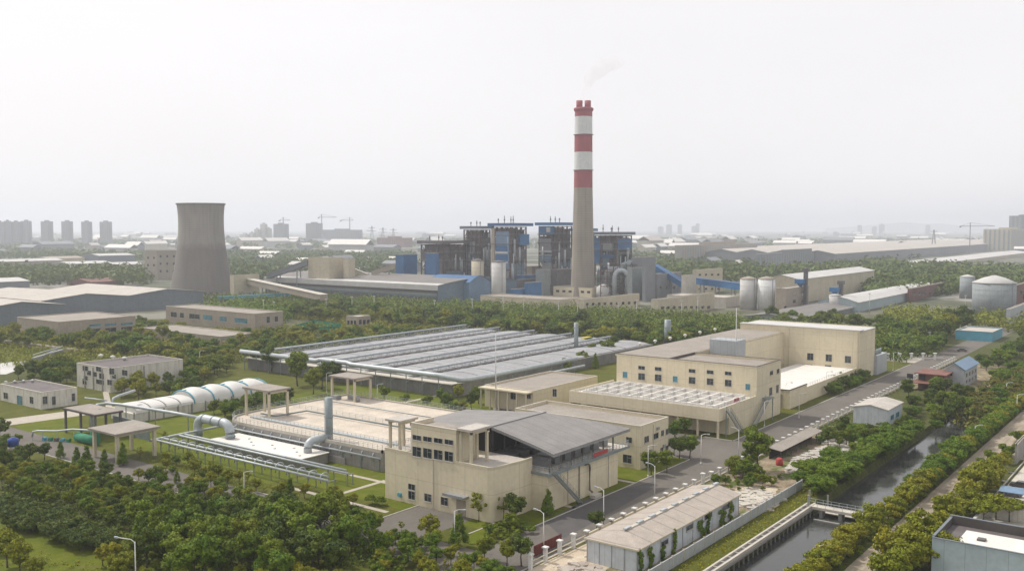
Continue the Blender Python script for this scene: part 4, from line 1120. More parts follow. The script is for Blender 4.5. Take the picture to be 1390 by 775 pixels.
# smoke plume: a real volume drifting from the flues
pm=bpy.data.materials.new('plume'); pm.use_nodes=True; t=pm.node_tree; t.nodes.clear()
po=t.nodes.new('ShaderNodeOutputMaterial'); pv=t.nodes.new('ShaderNodeVolumePrincipled'); t.links.new(pv.outputs[0],po.inputs['Volume'])
pv.inputs['Color'].default_value=(1,1,1,1); pv.inputs['Anisotropy'].default_value=.0
pg=t.nodes.new('ShaderNodeTexCoord').outputs['Object']
nn=rng(t.nodes,t.links,nz(t.nodes,t.links,.16,4,pg),.36,.60,0,.075); t.links.new(nn,pv.inputs['Density'])
def plum(path):
    mb=MB(); return mb
pw=[(0,0,1.5),(.8,3,2.2),(3,9,3.2),(6,16,4.5),(11,22,6.5),(18,27,7.),(26,29,5.5),(33,31,3.5)]
mb=MB()
mb2=[(x+rt[0]*(a-1),y+rt[1]*(a-1),zz(137)+1+c) for a,c,r_ in pw]
k0=0; n=14
for i,(a,c,r_) in enumerate(pw):
    P0=Vector(mb2[i]); d=(Vector(mb2[min(i+1,len(pw)-1)])-Vector(mb2[max(i-1,0)])).normalized(); u=d.cross(Vector((fw[0],fw[1],0))).normalized(); w_=d.cross(u)
    for j in range(n):
        t_=6.283*j/n; rr2=r_*(1+.25*noise.noise(Vector((i*.9,math.cos(t_),math.sin(t_))))); mb.v.append(tuple(P0+u*rr2*math.cos(t_)+w_*rr2*math.sin(t_)))
for i in range(len(pw)-1):
    for j in range(n): q2_=(j+1)%n; mb.f.append((i*n+j,i*n+q2_,(i+1)*n+q2_,(i+1)*n+j))
mb.f.append(tuple(range(n))[::-1]); mb.f.append(tuple((len(pw)-1)*n+j for j in range(n)))
struct('smoke',mb,pm,'thin white plume drifting right from the chimney flues','smoke','stuff')
# cooling tower
x,y=G(275,402); k=math.hypot(x,y)/F; ht=HT(275,402,278); EXC.append((x-32,y-32,x+32,y+32))
q=thing('cooling_tower','large hyperbolic concrete cooling tower stained dark below','cooling tower',(x,y,0))
prof=[]
for i in range(41):
    t=i/40; z=4.5+(ht-4.5)*t
    tz=.80; r0=28.0*k; a=(40.5/28.)**2-1
    rad=r0*math.sqrt(1+a*((t-tz)/tz)**2) if t<tz else r0*(1+.055*((t-tz)/(1-tz))**2)
    prof.append((rad,z))
part('shell',MB().lathe((x,y,0),prof,72,cap=False).lathe((x,y,0),[(r_-.5,z) for r_,z in prof][::-1],72,cap=False),M['tower_conc'],q)
part('rim',MB().lathe((x,y,ht),[(prof[-1][0]-.5,0),(prof[-1][0]+.7,0),(prof[-1][0]+.7,1.1),(prof[-1][0]-.5,1.1),(prof[-1][0]-.5,0)],72,cap=False),M['concrete'],q)
lg=MB(); rb_=prof[0][0]
for i in range(36):
    a=6.283*i/36; b_=6.283*(i+.5)/36; c_=6.283*(i+1)/36
    p=lambda t,r_,z:(x+r_*math.cos(t),y+r_*math.sin(t),z)
    lg.bar(p(a,rb_+2,0),p(b_,rb_-.2,4.7),.7); lg.bar(p(c_,rb_+2,0),p(b_,rb_-.2,4.7),.7)
part('leg_ring',lg,M['concrete'],q); part('basin',MB().lathe((x,y,0),[(rb_+3.5,-.2),(rb_+3.5,1.2),(rb_+2.8,1.2),(rb_+2.8,.2)],64,cap=False),M['concrete'],q)
# buildings in front of the boilers
blk('service_building','long low beige building at the foot of the boiler houses','building',652,760,786,425,407,'beige_far',rw=[(3,763,782,421,3,3.5,-1)],lw=[(4,736,757,418,3.5,3.5,2)])
blk('service_building','two storey beige building with two rows of small windows right of the chimney foot','building',786,792,868,429,407,'beige_far',rw=[(9,797,862,413,3.4,3.6,-2),(7,799,850,423,3,3,-1)])
blk('chimney_annex','pale block with six small windows around the chimney foot','building',751,803,826,404,391,'beige',lw=[(6,757,799,395,4.2,3,1.5)],exc=False)
blk('gate_building','low beige building with a row of windows beside the covered gate','building',884,893,970,431,407,'beige_far',rw=[(9,899,962,418,3.8,3.8,-1)])
blk('store_shed','low concrete yard roof behind the beige gate building','building',905,985,1004,418,404,'pale_conc','roof_pale')
blk('boiler_annex','blue clad block between the two middle boiler houses','building',700,712,732,400,374,'blue_deep','blue_pale')
blk('boiler_annex','low bright blue sheet wall before the middle boiler houses','building',692,696,732,407,393,'blue_clad','blue_deep')
blk('boiler_annex','small blue block with a bright lid left of the pale silos','building',607,614,632,400,386,'blue_deep','blue_pale')
blk('boiler_annex','blue clad tower block at the left end of the boiler row','building',537,548,566,400,346,'blue_deep','blue_pale')
blk('coal_bunker','blue clad bunker directly before the open boiler frame','building',578,592,596,402,344,'blue_deep','blue_pale')
blk('precipitator','grey concrete block directly behind the blue clad annex','building',714,722,741,395,362,'tan_wall','roof_conc')
blk('precipitator','grey steel hopper block left of the chimney foot','building',748,756,778,400,366,'steel','steel')
blk('precipitator','pale grey hopper casing left of the chimney foot','building',727,738,747,402,366,'hall_grey','roof_conc')
blk('pump_block','low dark steel block at the foot of the bright blue roofed boiler house','building',697,702,728,402,380,'steel','steel')
blk('pump_block','small dark steel block under the open boiler frame','building',598,610,632,402,380,'steel_rust','steel')
blk('transfer_tower','blue clad transfer block between the bent ducts and the lift tower','building',857,862,880,403,352,'steel_rust','blue_deep')
blk('sheet_shed','light blue pitched shed in front of the middle boiler houses','building',712,717,735,406,384,'blue_clad','blue_pale')
blk('precipitator','tall grey block at the right end of the boiler row','building',858,872,890,405,350,'far_grey','roof_conc',rw=[(3,875,887,372,2.4,3)])
blk('lift_tower','slim pale stair tower beside the blue conveyor foot','tower',872,876,890,410,349,'far_grey','roof_pale')
blk('precipitator','dark blue panelled block between the bent ducts and the stair tower','building',852,858,872,408,364,'hall_grey','blue_deep')
blk('ash_building','grey block under the upper end of the blue conveyor','building',882,892,925,408,372,'far_grey','roof_pale',rw=[(3,897,915,390,3,3.5)])
blk('ash_building','pale block where the sloping blue conveyor ends','building',925,930,945,410,374,'pale_conc','roof_pale')
blk('office_building','beige three storey building behind the blue conveyor bridge','building',940,945,981,400,367,'beige_far','roof_pale',rw=[(4,950,975,373,3,2.6,-.3),(4,950,975,383,3,2.6),(4,950,975,392,3,2.6)])
# flue gas bends
rnd0=random.Random(4)
x,y=G(835,404)
q=thing('flue_duct','fat bent white grey flue ducts right of the chimney','flue duct',(x,y,0))
dx_,dy_=rt[0],rt[1]
def loc(a,z,dep=0): return (x+dx_*a+fw[0]*dep,y+dy_*a+fw[1]*dep,z)
for a0,rad,top,m,dep in((-6,3.0,25,'steel_grey',2),(-1,1.9,25,'galv',-5),(5,2.8,29,'galv_dark',3)):
    el=[loc(a0,2,dep)]+[loc(a0,top-8,dep)]+[loc(a0+5*(1-math.cos(t)),top-8+5*math.sin(t),dep) for t in[math.pi*i/10 for i in range(1,11)]]+[loc(a0+10,4,dep)]
    part('duct',MB().tube(el,rad,14),M[m],q)
part('absorber',MB().lathe((x+dx_*12,y+dy_*12,0),[(4.2,0),(4.2,26),(3,29),(1,30)],28),M['galv_dark'],q)
e_=MB()
for i in range(26): a_=rnd0.uniform(-12,20);z_=rnd0.uniform(3,26);p_=loc(a_,z_,rnd0.uniform(-6,-3)); p2=loc(a_+rnd0.uniform(-5,5),z_+rnd0.uniform(-5,5),-5); e_.bar(p_,p2,.5)
for i in range(7): e_.bar(loc(-12+i*5,0,-5),loc(-12+i*5,27,-5),.6)
for k_ in range(5): e_.bar(loc(-12,4+k_*5.5,-5),loc(18,4+k_*5.5,-5),.5)
part('pipe_bridge',e_,M['steel_rust'],q)
part('lower_tank',MB().lathe((x-dx_*9,y-dy_*9,0),[(6,0),(6,8),(3,10.5),(.5,11)],28),M['far_white'],q)
part('frame',MB().box(*[v for v in (x+dx_*12-1,y+dy_*12-1,0,x+dx_*12,y+dy_*12,30)]).box(x+dx_*17,y+dy_*17,0,x+dx_*17+1,y+dy_*17+1,30),M['red_paint'],q)
# conveyors
def conveyor(name,label,p0,p1,w,hh,m,roofm,legs=4,legm='steel_grey'):
    """p = (px,py base row,py top row)"""
    a=G(p0[0],p0[1]);za=HT(*p0);b_=G(p1[0],p1[1]);zb=HT(*p1)
    A=Vector((a[0],a[1],za-hh));B_=Vector((b_[0],b_[1],zb-hh)); d=(B_-A).normalized(); o=Vector((-d.y,d.x,0)).normalized()*w/2; U=Vector((0,0,hh))
    q=thing(name,label,'conveyor',(a[0],a[1],0)); g_=MB()
    for s_,t_ in((-o,o),):
        P=[A-o,A+o,A+o+U,A-o+U,B_-o,B_+o,B_+o+U,B_-o+U]; k=len(g_.v); g_.v+=[tuple(p) for p in P]; g_.f+=[(k,k+1,k+2,k+3)[::-1],(k+4,k+5,k+6,k+7),(k,k+4,k+5,k+1),(k+1,k+5,k+6,k+2),(k+3,k+7,k+4,k)]
    part('gallery',g_,M[m],q)
    r_=MB(); e=o*1.12; h2=Vector((0,0,.25)); P=[A-e+U,A+e+U,B_+e+U,B_-e+U]; r_.quad(*[tuple(p+h2) for p in P]); r_.quad(*[tuple(p) for p in P[::-1]]); r_.quad(tuple(P[0]),tuple(P[0]+h2),tuple(P[3]+h2),tuple(P[3])); r_.quad(tuple(P[1]),tuple(P[2]),tuple(P[2]+h2),tuple(P[1]+h2))
    part('roof',r_,M[roofm],q)
    for i in range(legs):
        c_=A.lerp(B_,(i+.5)/legs); l=MB()
        for s_ in(-1,1): l.bar((c_.x+o.x*s_,c_.y+o.y*s_,0),(c_.x+o.x*s_*.7,c_.y+o.y*s_*.7,c_.z),.7)
        part('trestle',l,M[legm],q)
conveyor('conveyor','steep blue conveyor bridge running down right of the boiler row',(889,404,359),(930,408,384),5,4.2,'blue_clad','blue_deep',3)
conveyor('conveyor','level blue conveyor bridge leading to the twin white silos',(943,406,377),(1006,412,385),5,4.6,'blue_clad','blue_deep',3)
conveyor('conveyor','long pale conveyor sloping down left of the long coal hall','p' and (318,406,374),(440,420,400),6,4,'tan_wall','pale_conc',4)
conveyor('conveyor','low turquoise pipe bridge before the cooling tower','p' and (295,414,403),(395,412,398),3,2.2,'teal_blue','teal_blue',6,'far_white')
conveyor('conveyor','grey conveyor climbing left to the coal tower above the long hall','p' and (365,400,372),(420,402,353),6,4,'far_grey','roof_pale',2)
conveyor('conveyor','grey conveyor climbing from the hall roof right of the coal tower','p' and (500,402,372),(462,402,357),6,4,'beige_far','roof_pale',2)
conveyor('conveyor','tan conveyor rising to the left end of the boiler row','p' and (505,402,368),(536,402,358),5,4,'tan_wall','tan_wall',2)
blk('coal_tower','pale coal tower with a blue panel over the long hall','tower',418,447,466,404,350,'beige_far','roof_pale')
blk('coal_tower','small pale block next to the coal tower','tower',466,473,482,404,352,'beige_far','roof_pale')
# long coal hall
b=BX(360,594,640,414,388); EXC.append((b[0]-2,b[1]-2,b[2]+2,b[3]+2))
r=thing('coal_hall','long coal hall with a pale roof edge and dark open side','hall',(b[0],(b[1]+b[3])/2,0))
x0,y0,x1,y1,h=b; x1=x0+95
part('wall',MB().extrude([(x0,0)]+[(x0+(x1-x0)*i/14,h+3.6*math.sin(math.pi*i/14)) for i in range(15)]+[(x1,0)],y0,y0+.6,'y').box(x0+3,y0+.7,0,x0+4,y1,h),M['hall_blue'],r)
rf=MB(); pr=[(x0-1+(x1-x0+2)*i/14,h+3.6*math.sin(math.pi*i/14)) for i in range(15)]
for a,c_ in zip(pr[1:-1],pr[2:]): rf.extrude([a,c_,(c_[0],c_[1]+.4),(a[0],a[1]+.4)],y0-1,y1,'y')
part('roof',rf,M['hall_roof'],r)
part('roof_edge',MB().extrude([pr[0],pr[1],(pr[1][0],pr[1][1]+.45),(pr[0][0],pr[0][1]+.45)],y0-1,y1,'y').box(x0-1.2,y0-1,h-3.4,x0-.8,y1,h+.3),M['far_white'],r)
c=MB()
n=34
for i in range(n+1): c.box(x0,y0+(y1-y0)*i/n-.3,0,x0+.6,y0+(y1-y0)*i/n+.3,h)
c.box(x0-.1,y0,h*.36,x0+.7,y1,h*.42); c.box(x0-.1,y0,h*.62,x0+.7,y1,h*.64)
part('column',c,M['hall_blue'],r,kind='stuff'); part('upper_glazing',MB().box(x0-.25,y0+1,h*.62,x0-.05,y1,h*.80),M['steel'],r); part('lower_opening',MB().box(x0-.25,y0+1,h*.02,x0-.05,y1,h*.34),M['steel'],r); part('dark_band',MB().box(x0+1,y0+.7,0,x0+1.4,y1,h*.98),M['steel'],r); part('side_panel',MB().box(x0-.05,y0+.7,h*.45,x0+.9,y1,h*.60),M['hall_grey'],r)
b=BX(600,612,640,416,390,exc=False)
b=BX(634,637,665,411,382)
gable('turbine_shed','small round roofed bright blue hall beside the long coal hall','hall',(b[0],b[1],b[2],b[1]+40,b[4]-1),'y',4.5,'blue_pale','blue_deep',arch=True)
# big blue grey halls on the far left
gable('storage_hall','big blue grey storage hall with two low gables left of the cooling tower','hall',(285,577,400,680,10.5),'y',3.,'bluegrey','roof_pale',n=2)
gable('storage_hall','nearer blue grey storage hall cut by the left edge of the view','hall',(185,548,284.5,660,10.),'y',3.,'bluegrey','roof_pale',n=2)
EXC+= [(180,540,405,690)]
b=BX(23,80,184,462,437)
r=flat_building('workshop','low tan building with three teal window groups in front of the big halls','building',b,'tan_wall','roof_conc','coping',.4)
for x in(129,150,172): window(r,b,'R',x,441.5-(x-129)*.045,16,3.2,m='glass_teal'); window(r,b,'R',x,449-(x-129)*.06,15,5.5,det=True)
b=BX(225,346,384,450,426)
r=flat_building('office_building','tan flat roofed office with wide bluish windows left of the green court','building',b,'tan_wall','roof_conc','coping',.4)
for x,w_ in((236,8),(247,5),(264,14),(282,12),(303,9),(327,17)): window(r,b,'L',x,427+(x-236)*.09,w_,6.5,m='glass_teal' if x>270 else 'glass')
window(r,b,'R',364,434,4,8); window(r,b,'R',375,433,4,7)
b=BX(190,300,345,470,452)
r=flat_building('low_building','low tan roofed building among the trees before the tan office','building',(b[0],b[1],b[2],b[3],4.5),'tan_wall','roof_conc','coping',.3)
blk('gate_lodge','tiny purplish house with barred windows above the green court','house',470,485,503,445,430,'tan_wall','roof_pale',lw=[(3,473,482,438,3,6)],rw=[(3,489,500,437,3.4,6)])
q=thing('sports_court','dark green fenced court in the trees above the covered tanks','court',(*G(435,447),0))
P=[G(*p) for p in((402,449),(440,452),(463,447),(425,442))]
part('surface',MB().prism(P,-.1,.06),M['green_paint'],q); fn=MB()
for a,c_ in zip(P,P[1:]+P[:1]): fn.prism([a,c_,(c_[0]+.1,c_[1]+.1),(a[0]+.1,a[1]+.1)],.05,3.2)
part('fence',fn,M['green_paint'],q)
blk('office_building','four storey tan block just left of the cooling tower','building',196,214,240,380,340,'tan_wall','roof_pale',lw=[(2,201,209,350,2.2,3),(2,201,209,360,2.2,3)],rw=[(3,218,236,348,2.4,3),(3,218,236,358,2.4,3),(3,218,236,368,2.4,3)])
blk('office_building','beige block with conveyor right of the cooling tower','building',312,318,352,410,374,'beige_far','roof_pale')
# right hand works
r,b=blk('mill_building','tan four storey mill between the twin silos and the long beige hall','building',1053,1066,1098,424,392,'tan_wall','roof_pale',rw=[(2,1078,1090,400,4,4),(2,1078,1090,409,4,4),(2,1066,1090,417,3,3)])
b=BX(1080,1084,1187,412,374); gable('warehouse','long beige warehouse with a white ridge at the right hand works','hall',(b[0],b[1],b[2],b[3]+24,b[4]-3),'x',3,'beige_far','far_white')
b=BX(1160,1164,1275,424,411); gable('long_shed','long pale green white shed with rounded roof','shed',(b[0],b[1],b[2],b[1]+26,b[4]),'x',3,'bluegrey_lite','far_white',arch=True)
b=BX(1072,1078,1236,441,433); gable('long_shed','very long low shed with a thin white roof edge before the works','shed',(b[0],b[1],b[2],b[1]+30,b[4]),'x',2,'hall_grey','hall_roof')
part('roof_edge',MB().box(b[0]-.8,b[1]-1.1,b[4]-.6,b[2]+.8,b[1]-.7,b[4]+.3),M['far_white'],bpy.data.objects[max((o.name for o in bpy.data.objects if o.name.startswith('long_shed')),key=lambda s:s)])
blk('brick_block','dark red brick terrace with pale parapet left of the slim grey silo','building',1232,1236,1290,410,392,'brown_brick','roof_pale',rw=[(7,1241,1284,399,3,4)])
blk('brick_block','dark red brick terrace cut by the right edge of the view','building',1372,1376,1420,418,388,'brown_brick','roof_pale',rw=[(2,1379,1387,397,3,5)])
blk('kiosk','grey block with a red column at the right edge','building',1366,1370,1400,445,420,'clad_grey','roof_pale')
for px,t_ in((1093,369),(1141,386)):
    x,y=G(px,420); h=HT(px,420,t_); q=thing('bucket_elevator','dark lattice elevator tower '+('beside the tan mill' if px<1100 else 'beside the small white round tank'),'elevator',(x,y,0))
    part('shaft',MB().box(x-1.2,y-1.2,0,x+1.2,y+1.2,h),M['steel'],q); part('head',MB().box(x-2,y-2,h,x+2,y+2,h+2.5),M['steel'],q)
for px,yb,yt,lb in((1086,420,379,'blue filter unit on the roof of the tan mill'),(1133,420,390,'blue fan unit above the small white round tank')):
    x,y=G(px,yb); h=HT(px,yb,yt); q=thing('filter_unit',lb,'filter',(x,y,h-3)); part('body',MB().box(x-3,y-3,h-3,x+3,y+3,h),M['blue_clad'],q); part('hopper',MB().cyl((x,y,h-3),(x,y,h-5.5),2.6,.6,4,math.pi/4),M['blue_deep'],q)
# buildings along the right end of the road
b=BX(1297,1347,1361,464,451); flat_building('shop_building','turquoise flat roofed building at the far end of the road','building',b,'teal_blue','roof_pale','coping',.5)
b=BX(1283,1308,1327,527,497)
q=thing('roof_house','','');bpy.data.objects.remove(q)
r=gable('white_house','white two storey house with a pale blue pitched roof by the road','house',(b[0],b[1],b[2],b[3],b[4]-1.5),'x',2.2,'clad_grey','blue_pale')
bb=(b[0],b[1],0,0)
for i in range(4): window(r,bb,'R',1312+i*4,509-i*1.9,1.8,5); window(r,bb,'R',1312+i*4,518-i*2.2,1.8,4)
window(r,bb,'L',1291,508,3,4)
b=BX(1241,1284,1292,531,509)
r=thing('rusty_shack','rusty red brown lean-to shack beside the white house','shack',(b[0],b[1],0)); EXC.append((b[0]-1,b[1]-1,b[2]+1,b[3]+1))
x0,y0,x1,y1,h=b
part('wall',MB().box(x0+1.5,y0+1,0,x1+4,y1-1,h-.4),M['rust'],r); part('roof',MB().box(x0,y0,h-.4,x1+5,y1,h-.1),M['rust'],r); part('lower_roof',MB().box(x0-4.5,y0-1,h*.45,x0+1.4,y1+1,h*.45+.2),M['rust'],r)
part('opening',MB().box(x0+1.35,y0+3,.3,x0+1.49,y0+5.5,h*.4).box(x0+1.35,y0+7,h*.55,x0+1.49,y0+9,h*.85).box(x0+1.35,y0+11,h*.55,x0+1.49,y0+13,h*.85),M['dark_in'],r)
b=BX(1164,1204,1225,580,554)
r=gable('site_cabin','pale grey site cabin with a shallow roof between bushes and road','cabin',(269.5,73.2,284.5,82.5,4.6),'x',.9,'clad_white','roof_pale',oh=.35)
EXC.append((268,72,286,84)); bb=(269.5,73.2,0,0)
for px in(1211,1218): window(r,bb,'R',px,566-(px-1211)*.5,4,6,m='glass_teal',fr='teal_blue')
# cars
def car(label,px,py,m,ax='x'):
    x,y=G(px,py); q=thing('car',label,'car',(x,y,0)); 
    pr=[(-2.1,.35),(-2.15,.8),(-1.9,.95),(2.0,.9),(2.15,.7),(2.1,.35)]
    if ax=='x':
        part('body',MB().extrude([(x+a,z) for a,z in pr],y-.85,y+.85,'y'),M[m],q); part('cabin',MB().extrude([(x-1.7,.93),(x-1.2,1.45),(x+.6,1.45),(x+1.3,.9)],y-.75,y+.75,'y'),M['glass'],q)
    else:
        part('body',MB().extrude([(y+a,z) for a,z in pr],x-.85,x+.85,'x'),M[m],q); part('cabin',MB().extrude([(y-1.7,.93),(y-1.2,1.45),(y+.6,1.45),(y+1.3,.9)],x-.75,x+.75,'x'),M['glass'],q)
    for a in(-1.3,1.3):
        for b_ in(-.8,.8):
            if ax=='x': part('wheel',MB().cyl((x+a,y+b_-.1,.33),(x+a,y+b_+.1,.33),.33,n=14),M['tar'],q)
            else: part('wheel',MB().cyl((x+b_-.1,y+a,.33),(x+b_+.1,y+a,.33),.33,n=14),M['tar'],q)
car('dark car parked across the far end of the road',1306,477,'steel','y'); car('small blue car standing at the fence left of the rusty shack',1234,519,'blue_clad')
car('dark car parked under the pale blue canopy on the right',1372,673,'steel','y'); car('black car parked behind the pale blue canopy on the right',1386,662,'tar','y')
# ---- long white shed by the canal
x0,y0,x1,y1,h=129.6,73,168.8,82.5,4.0; EXC.append((128,71,171,84))
r=thing('long_shed','long white shed with a brown hipped roof and ivy beside the canal wall','shed',(149,78,0))
part('wall',MB().box(x0,y0,-.3,x1,y1,h),M['clad_white'],r)
ym=(y0+y1)/2; z0=h+.02; z1=h+1.15; o=.35; rf=MB()
A=(x0-o,y0-o,z0);B_=(x1+o,y0-o,z0);C_=(x1+o,y1+o,z0);D_=(x0-o,y1+o,z0);E1=(x0+5,ym,z1);E2=(x1+o,ym,z1)
rf.quad(A,B_,E2,E1).quad(C_,D_,E1,E2).quad(D_,A,E1).quad(B_,C_,E2).quad(A,D_,C_,B_)
part('roof',rf,M['shed_roof'],r)
part('ridge_cap',MB().box(x0+5,ym-.35,z1-.05,x1+o,ym+.35,z1+.08),M['pale_conc'],r)
part('eave_trim',MB().box(x0-o-.05,y0-o-.06,z0-.22,x1+o,y0-o,z0+.05).box(x0-o-.06,y0-o,z0-.22,x0-o,y1+o,z0+.05),M['beige_trim'],r)
rv=MB()
for i in range(9):
    x=x0+5+i*4.25; rv.box(x-.9,ym-.3,z1+.08,x+.9,ym+.3,z1+.3)
part('skylight',rv,M['galv'],r)
c=MB()
for i in range(5): c.box(x0-.05,y0+i*2.36-.06,0,x0-.003,y0+i*2.36+.06,h)
for i in range(11): c.box(x0+i*3.92-.06,y0-.05,0,x0+i*3.92+.06,y0-.003,h)
part('panel_joint',c,M['steel_grey'],r,kind='stuff')
bb=(x0,y0,0,0)
for px,py in((902,736),(936,715),(961,700),(985,688)): window(r,bb,'R',px,py,9,6)
def ivy(px,label,hh=3.8,w_=1.2):
    a,_=FY(73,px,720); mb=MB(); rnd=random.Random(int(px))
    for i in range(5): leafcloud(mb,(a+rnd.uniform(-.5,.5)*w_,72.7,hh*(i+.5)/5),(w_*rnd.uniform(.35,.8),.25,hh*.14),110,.3,rnd=rnd)
    single('ivy',mb,M['leaf_green'],label,'ivy','ivy climbing the white shed wall')
for px,hh,w_ in((868,4,1.0),(881,3.4,1.2),(898,2.4,.9),(914,4.2,.8),(951,3.2,1.8),(960,4.,1.),(979,3.0,1.6),(990,3.6,1.2)): ivy(px,'dark ivy clump climbing the wall of the long white shed',hh,w_)
# paved scrap yard slabs
def slabs(label,cx,cy,rx,ry,n,seed,m='pale_conc'):
    mb=MB(); rnd=random.Random(seed)
    for _ in range(n):
        a=rnd.uniform(0,6.28); k=rnd.random()**.5; x=cx+rx*k*math.cos(a); y=cy+ry*k*math.sin(a); l=rnd.uniform(.3,1.6); w_=rnd.uniform(.2,.8); t=rnd.uniform(0,3.14); z=rnd.uniform(.05,.45)
        c_,s_=math.cos(t),math.sin(t); P=[(x+c_*i*l-s_*j*w_,y+s_*i*l+c_*j*w_) for i,j in((-1,-1),(1,-1),(1,1),(-1,1))]; mb.prism(P,-.05,z)
    struct('rubble',mb,M[m],label,'rubble','stuff')
slabs('pale broken slabs strewn behind the long white shed',181,76,7,3.4,110,3); slabs('pale rubble strewn across the yard before the bushes',222,75.5,16,4.6,330,4,'roof_pale'); slabs('rubble heap near the pale cabin',242,77,7,3.4,70,5); slabs('low rubble at the foot of the canal wall',178,71,6,1.4,40,6,'roof_pale')
slabs('brown pallets and slabs beside the white shed gable',124,81,5,3.4,40,8,'shed_roof')
q=thing('open_shed','long low grey roofed lean-to along the fence behind the rubble yard','shed',(229,84,0))
part('roof',MB().extrude([(82.2,2.2),(85.6,2.7),(85.6,2.82),(82.2,2.32)],214.5,243.5,'x'),M['roof_conc'],q); 
for i in range(9): part('post',MB().box(215+i*3.5,82.5,0,215.15+i*3.5,82.65,2.2),M['steel'],q)
part("back_wall",MB().box(214.8,85.2,0,243.2,85.35,2.5),M['dark_in'],q)
x,y=G(1058,631); q=thing('red_tank','small bright red drum standing in the rubble yard','drum',(x,y,0)); part('drum',MB().lathe((x,y,0),[(.8,0),(.85,.4),(.8,1.4),(.5,1.7),(.1,1.75)],18),M['red_bright'],q)
# gate
q=thing('sliding_gate','dark red slatted sliding gate at the road entrance','gate',(127.,91,0))
part('panel',MB().box(125.8,90.5,.15,134.,90.62,1.95),M['red_dark'],q); g_=MB()
for i in range(18): g_.box(125.9+i*.46,90.44,.1,125.96+i*.46,90.5,2.05)
part('bars',g_,M['rust'],q); part('rail',MB().box(124,90.52,.0,140,90.6,.1),M['steel_grey'],q)
# ---- fence by the road: posts every 4.2 m
q=thing('road_fence','white posted fence wall between the road and the scrap yard','fence',(260,87.8,0))
x=121.
i=0; rn=random.Random(5)
wallm=MB()
while x<421:
    tall=i%3==0 and x>172 and x<215 or x<136 or False
    hh=2.4 if tall else 1.9
    low=136<x<172
    part('post',MB().box(x-.28,87.5,0,x+.28,88.06,hh),M['shed_roof' if low else 'white_paint'],q); part('post_cap',MB().box(x-.45,87.33,hh,x+.45,88.23,hh+.22),M['white_paint'],q)
    if x<172 and x>136: wallm.box(x+.3,87.62,0,x+3.9,87.9,1.5)
    elif x>252: wallm.box(x+.3,87.66,.3,x+3.9,87.86,.7)
    else: wallm.box(x+.3,87.7,.3,x+3.9,87.82,.45).box(x+.3,87.7,1.2,x+3.9,87.82,1.32)
    x+=4.2; i+=1
part('panel',wallm,M['beige_trim'],q,kind='stuff')
q=thing('cross_fence','short white posted fence across the end of the works behind the transformer','fence',(*G(1240,488),0))
for px in(1205,1221,1237,1253,1269):
    x,y=G(px,489-(px-1205)*.01); part('post',MB().box(x-.4,y-.4,0,x+.4,y+.4,2.6).box(x-.7,y-.7,2.6,x+.7,y+.7,2.9),M['white_paint'],q)
a=G(1205,489);b_=G(1280,488); part('rail',MB().bar((a[0],a[1],.8),(b_[0],b_[1],.8),.3),M['white_paint'],q)
# ---- lamps
def lamp(label,x,y,h=7.,arm=(0,1),group='street lamps in the works',L_=1.5):
    q=thing('street_lamp',label,'street lamp',(x,y,0),group)
    part('pole',MB().cyl((x,y,0),(x,y,h),.11,.07,8).cyl((x,y,0),(x,y,.5),.2,.2,8),M['white_paint'],q)
    e=(x+arm[0]*L_,y+arm[1]*L_,h+.35)
    part('arm',MB().tube([(x,y,h-.4),(x+arm[0]*.2,y+arm[1]*.2,h),(x+arm[0]*.7,y+arm[1]*.7,h+.28),e],.06,7),M['white_paint'],q)
    l=MB().bar((e[0],e[1],e[2]),(e[0]+arm[0]*.6,e[1]+arm[1]*.6,e[2]+.02),.24); part('lamp_head',l,M['galv'],q)
for i,(px,py) in enumerate(((889,632),(820,665),(738,696),(952,590),(1003,583),(1067,520),(880,605),(1122,505),(1038,545),(1085,535),(1203,478))):
    x,y=G(px,py,7.); y=max(y,89.6) if y<93 else min(y,101) if y<104 else y
    lamp('slim white street lamp along the main road of the works',x,y,7,(0,1) if y<95 else (0,-1),'street lamps along the works road')
for px,py,lb in((617,693,'white street lamp at the corner of the front building forecourt'),(443,507,'white lamp on the lawn left of the back basin canopy'),(512,522,'white lamp on the lawn before the covered tanks'),(128,556,'small curved lamp before the entrance canopy'),(331,641,'half hidden grey lamp among the trees below the pipe racks'),(271,477,'white lamp among the trees behind the white house')):
    x,y=G(px,py,6.5); lamp(lb,x,y,6.5,(0,-1),None) if False else lamp(lb,x,y,6.5,(.3,-.95),'single lamps')
lamp('large grey lamp post with a long arm at the lower left edge',*G(183,733,9.2),9.,(-.35,.93),None,3.0)
for px,yb,yt in((358,428,411),(372,430,414),(443,432,410),(478,432,407),(508,430,406),(590,430,412),(641,432,410),(683,436,402),(711,432,407),(758,434,413),(784,438,415),(839,436,415),(864,436,412),(925,436,413),(947,438,408),(1310,425,405),(1180,425,402),(1262,470,456)):
    x,y=G(px,yb); h=HT(px,yb,yt); q=thing('light_pole','thin pale light pole standing in the tree belt','light pole',(x,y,0),'light poles in the tree belt'); part('pole',MB().cyl((x,y,0),(x,y,h+1.5),.22,.16,6),M['far_white'],q); part('lamp_head',MB().box(x-.6,y-.6,h+1.5,x+.6,y+.6,h+1.9),M['far_white'],q)
